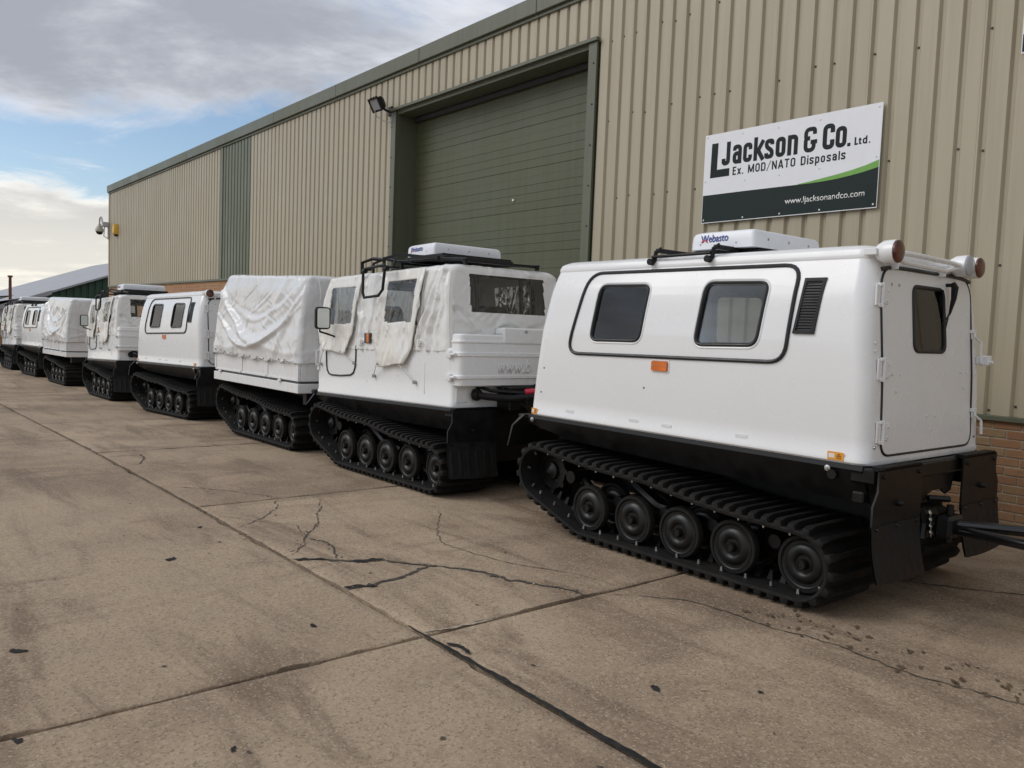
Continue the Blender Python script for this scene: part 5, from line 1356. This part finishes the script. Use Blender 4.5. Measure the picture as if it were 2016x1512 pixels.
    flap([(1.21, -0.20), (1.48, -0.35), (1.80, -0.27), (2.13, -0.26)], [(1.21, 0.28), (1.40, 0.46), (1.76, 0.52), (2.14, 0.545)], WINB, 2.13, 1.215, 4.7, [(-.18, 1.225, -.33, 1.10), (.27, 1.225, .48, 1.07)])
    # side details: door seal, marker lamp slot, hooks
    b = MB(); b.tube([(x, -.766, z) for x, z in ((-1.47, 1.33), (-1.455, 1.16), (-1.44, 1.11), (-1.40, 1.07), (-1.33, 1.055), (-1.1, 1.055), (-.87, 1.07), (-.80, 1.10), (-.765, 1.16), (-.75, 1.25), (-.745, 1.40))], .010, 8); b.build('door_seal', 'seal_rubber', t)
    b = MB(); b.box(-.52, -.40, -.79, -.755, 1.43, 1.54, .006); mk = b.build('side_marker', 'interior_grey', t)
    b = MB(); b.box(-.45, -.405, -.80, -.788, 1.435, 1.535, .004); b.build('lens', 'amber_lens', mk)
    b = MB()
    for x, z in ((-.62, 1.30), (.20, 1.10), (-.42, 1.13), (-.45, 1.02), (.7, .98), (.7, 1.10), (.7, 1.22)): b.lathe([(0.009, 0), (0.007, .005), (.001, .006)], (x, -.762, z), (0, -1, 0), 8)
    b.box(.69, .705, -.766, -.761, .94, 1.25); b.build('side_rivets', 'white_paint', t)
    b = MB(); b.tube([(-1.60, -.765, 1.34), (-1.60, -.80, 1.33), (-1.60, -.80, 1.16), (-1.60, -.765, 1.15)], .010, 8); b.box(-1.62, -1.58, -.78, -.762, 1.10, 1.18, .004); b.build('grab_handle', 'white_paint', t)
    for x in (.62, -.55):
        b = MB(); b.box(x-.014, x+.014, -.80, -.775, 1.40, 1.47, .005); b.box(x-.03, x+.03, -.79, -.778, 1.43, 1.445, .003); b.build('canopy_buckle', 'white_paint', t)
    # mirror
    lp = rrect(-.995, -.835, 1.585, 1.835, .040, 5)
    b = MB(); b.loft([[(-1.345+.25*(u+.915), u, v) for u, v in lp], [(-1.375+.25*(u+.915), u, v) for u, v in grow(lp, .004)], [(-1.41+.25*(u+.915), u, v) for u, v in grow(lp, -.02)], [(-1.425+.25*(u+.915), u, v) for u, v in grow(lp, -.05)]], True, True, True)
    b.tube([(-1.40, -.93, 1.60), (-1.40, -.93, 1.555), (-1.33, -.87, 1.53), (-1.30, -.785, 1.50), (-1.30, -.765, 1.36)], .012, 8); mr = b.build('wing_mirror', 'black_plastic', t)
    b = MB(); b.plate(lambda u, v, o: (-1.344+.25*(u+.915)+o, u, v), grow(lp, -.014), 0, .003); b.build('reflector', 'mirror_glass', mr)
    # rear: moulded locker with latches
    lk = MB(); rg = []
    def lring(z, g): return [(x, y, z) for x, y in rquad([(1.16, -.765-g), (1.31+g, -.765-g), (1.31+g, .765+g), (1.16, .765+g)], [.002, .06, .06, .002], 5)]
    for z, g in ((1.035, -.020), (1.045, -.006), (1.105, -.004), (1.112, .010), (1.135, .010), (1.142, -.002), (1.315, .0), (1.322, .012), (1.352, .012), (1.36, 0), (1.44, -.002), (1.448, .008), (1.462, .008), (1.468, -.004), (1.515, -.008), (1.528, -.022)): rg.append(lring(z, g))
    lk.loft(rg, True, True, True); locker = lk.build('rear_locker', 'white_paint', t, 28)
    b = MB(); b.box(1.17, 1.30, -.27, .32, 1.5285, 1.60, .02); b.box(1.285, 1.322, -.27, .32, 1.44, 1.60, .015); b.build('locker_lid', 'white_paint', locker)
    b = MB(); b.box(1.318, 1.334, -.01, .02, 1.555, 1.575, .003); b.build('lid_catch', 'bare_steel', locker)
    for z in (1.335, 1.12):
        b = MB(); b.box(1.10, 1.145, -.79, -.755, z-.032, z+.032, .005); b.box(1.15, 1.185, -.80, -.77, z-.035, z+.035, .005); b.tube([(1.19, -.79, z), (1.26, -.795, z+.005)], .012, 8); b.box(1.13, 1.20, -.798, -.786, z-.012, z+.012, .003); b.build('locker_latch', 'white_paint', locker)
    b = MB(); b.box(1.186, 1.198, -.73, -.60, .88, 1.01, .003); b.build('access_plate', 'white_paint', t)
    # hoses and pipes to the trailer
    b = MB(); b.tube([(1.20, -.52, .955), (1.30, -.45, .94), (1.42, -.25, .92), (1.55, 0.02, .955), (1.72, .25, 1.05), (1.85, .35, 1.10)], .035, 10); b.lathe([(.055, 0), (.06, .03), (.05, .06)], (1.20, -.52, .955), (1, .3, 0), 14); b.build('hose', 'black_plastic', t)
    b = MB(); b.tube([(1.20, -.46, 1.03), (1.30, -.40, .995), (1.45, -.15, .975), (1.62, .12, 1.02), (1.85, .3, 1.16)], .018, 8); b.lathe([(.03, 0), (.03, .05)], (1.18, -.47, 1.035), (1, .2, 0), 10); b.build('hose', 'black_plastic', t)
    b = MB(); b.tube([(1.47, -.12, .985), (1.52, -.03, .995)], .030, 10); b.build('hose_tag', 'red_tape', t)
    b = MB(); b.tube([(1.25, -.30, 1.06), (1.45, .0, .80), (1.55, .1, .70)], .03, 8); b.tube([(1.2, .1, 1.05), (1.5, .25, 1.0), (1.9, .3, .98)], .022, 8); b.box(1.20, 1.40, -.25, .6, .80, 1.03, .01); b.tube([(1.35, .05, .62), (1.7, .05, .60), (2.0, .05, .60)], .06, 10); b.tube([(1.60, -.20, .95), (1.58, -.15, .75), (1.60, -.05, .62)], .010, 6); b.build('coupling', 'black_paint', t)
    for s in (-1, 1): mudflap(t, 1.235, s, 0.820, 0.18)
    b = MB(); b.box(1.05, 1.22, -.76, .76, .74, .824, .01); b.box(1.19, 1.215, -.29, .29, .30, .80); b.build('rear_beam', 'black_paint', t)
    for s in (-1, 1):
        b = MB(); b.loft([[(-1.70, s*.30, .82), (-1.70, s*.78, .82), (-1.66, s*.78, .82), (-1.66, s*.30, .82)], [(-1.74, s*.30, .69), (-1.74, s*.86, .69), (-1.72, s*.86, .69), (-1.72, s*.30, .69)]], True, True, True)
        b.box(-1.76, -1.67, s*.66, s*.79, .81, .86, .01); b.build('front_mudguard', 'black_paint', t)
    # roof rack, air conditioner, folding step
    b = MB()
    for y in (-.50, .42):
        b.tube([(-.80, y-.08, 2.16), (-.80, y-.08, 2.285), (-.60, y-.05, 2.325), (-.42, y, 2.290), (-.2, y, 2.275), (.40, y, 2.262), (.86, y, 2.222)], .017, 4); b.box(.82, .85, y-.015, y+.015, 2.18, 2.22)
        b.box(-.35, -.32, y-.015, y+.015, 2.17, 2.27)
    for x in (-.80, -.36, -.12, .38): b.box(x-.016, x+.016, -.52, .44, 2.250, 2.277, .003)
    b.box(.80, .83, -.52, .44, 2.205, 2.230, .003)
    b.box(-.30, .42, -.48, .41, 2.279, 2.320, .004); b.box(.30, .46, -.48, .41, 2.24, 2.300, .01)
    b.tube([(-.36, -.70, 2.17), (-.36, -.70, 2.30), (-.15, -.60, 2.335), (.10, -.55, 2.300), (.42, -.53, 2.270)], .022, 4); b.tube([(-.80, -.72, 2.16), (-.80, -.72, 2.285), (-.60, -.70, 2.315), (-.36, -.70, 2.285)], .020, 4)
    b.build('roof_rack', 'black_plastic', t)
    ac_unit(t, -0.24, 0.34, -0.47, 0.41, 2.322, 2.445)
    b = MB(); b.tube([(-.60, -.815, 2.185), (-.17, -.815, 2.20), (-.15, -.825, 2.17), (-.185, -.83, 1.945), (-.27, -.83, 1.885), (-.575, -.83, 1.875), (-.605, -.83, 1.93), (-.61, -.825, 2.15)], .0155, 8, True)
    for x in (-.60, -.15): b.tube([(x, -.815, 2.17), (x, -.74, 2.18), (x, -.70, 2.26)], .013, 8); b.cyl((x-.03, -.815, 2.16), (x+.03, -.815, 2.16), .026, 10)
    b.build('folding_step', 'black_plastic', t)
    chs = {'track', 'road_wheel', 'sprocket', 'suspension_beam', 'hull', 'floor_frame'}
    for o in kids(t):
        nm = o.name.split('.')[0]
        if nm not in chs: o.rotation_euler.y += B_TILT
        if nm in ('canopy', 'curtain', 'hoop_frame'): o.scale.z = 1.075; o.location.z -= 1.375*0.075
        dx, dz = {'curtain': (.07, 0), 'door_seal': (.06, 0), 'wing_mirror': (.15, 0), 'folding_step': (.17, .045), 'roof_rack': (.15, .035), 'air_conditioner': (.06, .035), 'side_marker': (.05, 0)}.get(nm, (0, 0))
        o.location.x += dx; o.location.z += dz
    for c in kids(can):
        pass
    return t

# ---- flat trailer under a tarpaulin
def make_tarp_car(seed=0):
    t = thing('tracked_trailer', '-', 'tracked trailer')
    xf, xr, hw = -1.74, 1.23, 0.872
    chassis(t, -1.70, 1.20)
    b = MB(); b.box(xf, xr, -hw-.006, hw+.006, 0.755, 0.875, 0.006); b.build('bed_frame', 'white_paint', t)
    b = MB(); b.box(xf+.02, xr-.02, -hw+.02, hw-.02, 0.876, 0.90); b.build('bed_floor', 'interior_grey', t)
    def board(s):
        P = MB(); P.box(xf+.01, xr-.01, s*(hw-.03), s*(hw-.012), 0.905, 1.28); o = P.build('side_board', 'white_paint', t)
        xs_ = [xf+.01, -0.665, 0.24, xr-.02]
        q = MB()
        for x in xs_: q.box(x-(.0 if x == xs_[0] else .03), x+(.06 if x == xs_[0] else .03 if x != xs_[-1] else .0)-(0 if x != xs_[-1] else .0), s*(hw-.012), s*(hw-.001), 0.932, 1.26, .003)
        for k, (a, c) in enumerate(zip(xs_, xs_[1:])):
            q.box(a+.031, c-.061 if c == xs_[-1] else c-.031, s*(hw-.0118), s*(hw-.002), 0.905, 0.932, .003)
        q.box(xr-.08, xr-.012, s*(hw-.012), s*(hw+.002), .905, 1.28, .003)
        q.build('board_rib', 'white_paint', o)
        for x in (-1.45, 0.70):
            h = MB(); h.box(x-.022, x+.022, s*(hw-.0), s*(hw+.022), 0.872, 0.925, .004); h.cyl((x-.03, s*(hw+.022), .885), (x+.03, s*(hw+.022), .885), .014, 10); h.build('board_hinge', 'white_paint', o)
    for s in (-1, 1): board(s)
    b = MB(); b.box(xr-.028, xr-.010, -hw+.035, hw-.035, .905, 1.28); tg = b.build('tailboard', 'white_paint', t)
    q = MB(); q.box(xr-.010, xr+.004, -hw+.035, -hw+.10, .905, 1.28, .003); q.box(xr-.010, xr+.004, hw-.10, hw-.035, .905, 1.28, .003); q.box(xr-.010, xr+.002, -hw+.101, hw-.101, .905, .955, .003); q.box(xr-.010, xr+.002, -.03, .03, .956, 1.26, .003); q.build('board_rib', 'white_paint', tg)
    b = MB(); b.box(xf+.010, xf+.028, -hw+.035, hw-.035, .905, 1.28); b.build('headboard', 'white_paint', t)
    # tarpaulin with heavy swags
    XF = [(1.12, -1.785), (1.3, -1.775), (1.8, -1.70), (2.05, -1.62), (2.18, -1.55)]; XR = [(1.12, 1.265), (1.8, 1.235), (2.18, 1.19)]
    HW = [(1.12, .895), (1.3, .885), (1.7, .855), (2.0, .82), (2.18, .755)]
    dims = lambda z: (smooth_tab(XF, z, .05), smooth_tab(XR, z, .05), smooth_tab(HW, z, .05), 0.07)
    zt, zb = 2.18, 1.14
    def disp(x, y, z, s):
        v = (zt-z)/(zt-zb)
        d = 0.010*fb(x*2.2+seed, y*2.2, z*2.2) + 0.004*fb(x*7, y*7+seed, z*6)
        if s in 'nf':
            u = (x+1.75)/2.97
            w = math.sin(math.pi*max(0, min(1, u)))
            belly = -0.050*w*math.exp(-((v-0.36)/0.26)**2) + 0.032*w*math.exp(-((v-0.80)/0.16)**2)
            sag = 0.0
            uu = u+0.05*nz(u*3+seed, v*3, 4)
            for v0, dep, amp, wd, sk in ((0.03, 0.50, .026, .036, .10), (0.10, 0.70, .060, .055, -.12), (0.36, 0.50, .036, .030, .2)):
                vc = v0 + dep*(1-abs(2*uu-1+sk*.5)**1.7) + 0.05*nz(u*4+seed, v0*9, 1)
                g_ = max(0.0, 0.35+0.9*nz(u*2.3+seed+v0*11, v*2.0, 5)+0.35*w)
                sag += amp*ridge(v-vc, wd)*g_ - amp*0.6*ridge(v-vc+wd*1.6, wd*1.2)*g_
            diag = 0.016*ridge((u-0.62)-(0.55-v)*0.34, 0.030)*sm((0.85-v)*4) + 0.014*ridge((u-0.86)-(0.5-v)*0.22, 0.025) - 0.012*ridge((u-0.90)-(0.5-v)*0.25, .025)
            diag += 0.016*ridge((u-0.10)-(v-.45)*0.18, .03) + 0.012*ridge((u-0.96)-(v-.6)*.1, .02)
            low = 0.020*ridge(v-0.86-0.05*math.sin(u*9+seed), .04)*(0.4+0.6*abs(nz(u*6, seed, 2))) + 0.010*math.sin(u*38+4*nz(u*5, 1, seed))*sm((v-.78)*5)
            d += belly+sag+diag+low + CR_TARP(x+(.37 if seed else 0), z)
        elif s == 'r':
            d += -0.012*math.sin(math.pi*v) + 0.010*ridge((z-1.32)-(y+.5)*.22, .03) + 0.010*ridge((z-1.46)+(y+.6)*.3, .035) + 0.006*math.sin(y*14+z*3)
        return d
    zs = [zb+(zt-zb)*i/66 for i in range(67)]
    rings = cloth_rings(dims, zs, 0.020, disp)
    roof = []
    for k, (ins, dz) in enumerate(((0.014, .022), (0.036, .038), (0.07, .048), (0.13, .054), (0.24, .058), (0.38, .060), (0.52, .062), (0.66, .063))):
        f = max(.02, 1-ins/.755); fx = max(.02, 1-ins/1.35); cxm = -.18
        roof.append([(cxm+(x-cxm)*fx, y*f, zt+dz+.006*fb(x*3, y*3, k*.2+seed)-0.012*sm(k/4)*math.sin(math.pi*max(0, min(1, (x+1.5)/2.7)))) for x, y, z, s in rings[-1]])
    rings = [[(x, y, z - 0.040*(x-1.2)*(z-zb)/(zt-zb)*0.9, s_) for x, y, z, s_ in r_] for r_ in rings]
    roof = [[(x, y, z - 0.036*(x-1.2)) for x, y, z in r_] for r_ in roof]
    def bot(x, y, z):
        u = (x+1.75)/2.97
        if abs(y) > .75 and -1.7 < x < 1.2: return z + 0.055*(1-u) - 0.030*math.sin(math.pi*u) + 0.012*math.sin(u*44)
        return z + .01*math.sin(y*9)
    tp = cloth_build(t, 'tarpaulin', 'tarp_vinyl', rings, roof, lambda *a: None, 'clear_vinyl', bot)
    b = MB(); b.tube([(1.27, -.62, z) for z in (1.14, 1.5, 1.8, 2.05)] + [(1.22, -.62, 2.19)], .006, 6); b.tube([(1.262, -.36, 1.14), (1.25, -.36, 1.7), (1.20, -.36, 2.2)], .005, 6)
    b.tube([(-1.1+.004*i, -.70+.01*i, 2.215) for i in range(2)], .003, 6); b.build('seam', 'white_vinyl', tp)
    # lacing cord with eyelets along the hem
    b = MB(); pts = []; ey = MB()
    N = 12
    for i in range(N+1):
        x = -1.62+2.75*i/N; u = (x+1.75)/2.97; z = zb+.02+0.055*(1-u)-.030*math.sin(math.pi*u)
        yv = -(dims(zb)[2]+disp(x, 0, zb, 'n')+.006)
        pts.append((x, yv, z)); ey.lathe([(0.014, 0), (.014, .004), (.008, .006), (.008, .001)], (x, yv+.002, z), (0, -1, 0), 10)
        if i < N: pts.append((x+.08, yv-.006, z-.05+.02*(i % 2)))
    b.tube(pts, .005, 6); b.build('lacing_cord', 'cable_white', tp); ey.build('eyelets', 'dark_screw', tp)
    b = MB(); b.box(-1.70, 1.18, -.60, .60, .70, .754, .005); b.box(1.10, 1.20, -.75, .75, .60, .754, .01); b.build('subframe', 'black_paint', t)
    return t

# ------------------------------------------------------------------ set the vehicles out along the wall
def slope_at(x): return math.atan2(gz(x+1)-gz(x-1), 2.0)
def place(o, x, c, label, group, yaw=0.0, nose=0.0):
    o.location = (x, c, gz(x)-0.002); o.rotation_euler = (0, -slope_at(x)+R(nose), R(yaw)); o['label'] = label; o['group'] = group
G = 'white tracked vehicles parked in a row along the warehouse'
hard = make_hardtop(); front = make_front_car(); tarp = make_tarp_car()
place(hard, -3.57, 5.23, 'nearest white hard top tracked trailer with round tail lamps and a tow bar behind', G)
place(front, -7.42, 5.17, 'nearest white canvas top tracked carrier with black folding step below the big door', G)
place(tarp, -10.72, 5.22, 'nearest white tracked trailer laced under a white tarpaulin, left of the canvas top carrier', G, 0.0, 0.5)
h2 = copy_tree(hard, None, {'air_conditioner', 'unit_tray', 'roof_bar', 'side_bar'}); place(h2, -15.0, 5.20, 'second white hard top tracked trailer, between the tarpaulin trailer and the middle carrier', G, 4.2)
f2 = copy_tree(front); place(f2, -19.38, 5.14, 'middle white canvas top tracked carrier in front of the second hard top trailer', G, -0.6)
t2 = make_tarp_car(5.3); place(t2, -24.37, 5.20, 'farther white tarpaulin covered tracked trailer beside the wing mirror of the middle carrier', G, 0.6)
h3 = copy_tree(hard, None, {'air_conditioner', 'unit_tray'}); place(h3, -28.5, 5.18, 'farthest white hard top tracked trailer with small windows near the left edge', G, 1.8)
f3 = copy_tree(front); place(f3, -32.7, 5.16, 'farthest white canvas top tracked carrier at the left end of the row', G, 0.3)
# raised lettering on the nearest carrier's locker
lk = [c for c in kids(front) if c.name.startswith('rear_locker')][0]
me = text_mesh('www.b', (0, 0.41, 0, 0.125), 0.009, 0.012, 1.1, 0.15)
lt_ = obj_from(me, 'lettering', 'white_paint', lk, (1.3105, -0.335, 1.165)); lt_.rotation_euler = (0, 0, R(90)); lt_['kind'] = 'stuff'

# tow bar hooked to the nearest trailer
tb = thing('tow_bar', 'black steel tow bar hooked to the back of the nearest trailer and leaving the picture', 'tow bar', (-0.55, 5.24, 0))
def tbp(x, y, z): return (x+0.55, y-5.24, z)
b = MB(); b.tube([tbp(-2.12, 5.235, .515), tbp(-1.72, 5.30, .545), tbp(-0.45, 5.55, .60)], .032, 12); b.build('arm', 'black_gloss', tb)
b = MB(); b.tube([tbp(-2.12, 5.225, .49), tbp(-1.72, 5.15, .50), tbp(-0.45, 4.93, .54)], .032, 12); b.build('arm', 'black_gloss', tb)
b = MB(); b.lathe([(.03, -.02), (.055, -.02), (.06, 0), (.055, .02), (.03, .02)], tbp(-2.12, 5.23, .50), (0, 0, 1), 16); b.build('towing_eye', 'black_paint', tb)
b = MB(); b.tube([tbp(-.46, 5.56, .60), tbp(-.46, 4.92, .54)], .03, 10); b.tube([tbp(-.46, 5.24, .57), tbp(-.46, 5.24, .012)], .025, 10); b.box(-.02, .20, -.10, .10, 0.004, .016, .004); b.build('prop_stand', 'black_paint', tb)

# dark car behind the last vehicle
pc = thing('parked_car', 'dark parked car half hidden at the far left edge behind the last carrier', 'car', (-39.6, 3.55, gz(-39.6)))
b = MB()
def crng(y): 
    k = 0.94 if abs(y) > .75 else 1.0
    return [(x, y, z*k if z > .9 else z) for x, z in ((-2.1, .35), (-2.15, .75), (-1.3, .98), (-.7, 1.42), (.9, 1.45), (1.75, 1.0), (2.1, .85), (2.1, .35))]
b.loft([crng(-.85), crng(-.78), crng(.78), crng(.85)], True, True, True); b.build('body', 'black_gloss', pc, 25)
for s in (-1, 1):
    b = MB(); b.plate(lambda u, v, o: (u, s*(.851+o), v), [(-.95, 1.0), (1.2, 1.02), (.8, 1.33), (-.6, 1.31)], 0, .004); b.build('side_window', 'tinted_glass', pc)
    for x in (-1.35, 1.3):
        b = MB(); b.lathe([(.2, 0), (.32, .01), (.33, .1), (.33, .2), (.2, .21)], (x, s*.66, .33), (0, s, 0), 20); w = b.build('wheel', 'track_rubber', pc)
        b = MB(); b.lathe([(.21, .2), (.2, .205), (.05, .19), (.01, .2)], (x, s*.66, .33), (0, s, 0), 20); b.build('rim', 'bare_steel', w)
b = MB(); b.add([(1.05, -.66, 1.38), (1.05, .66, 1.38), (1.74, .7, 1.04), (1.74, -.7, 1.04)], [(0, 1, 2, 3)]); b.build('rear_window', 'tinted_glass', pc)
b = MB(); b.box(2.098, 2.11, -.26, .26, .55, .66); b.build('number_plate', 'label_white', pc)

# fixings too small to pick apart one by one stay joined per panel
for o in bpy.data.objects:
    if o.parent is not None and o.name.split('.')[0] in {'bolts', 'screws', 'rivets', 'rear_screws', 'side_screws', 'side_rivets', 'zinc_bolts', 'eyelets', 'cord_hook', 'label_print', 'safety_chain', 'seam', 'step_grip'}:
        o['kind'] = 'stuff'
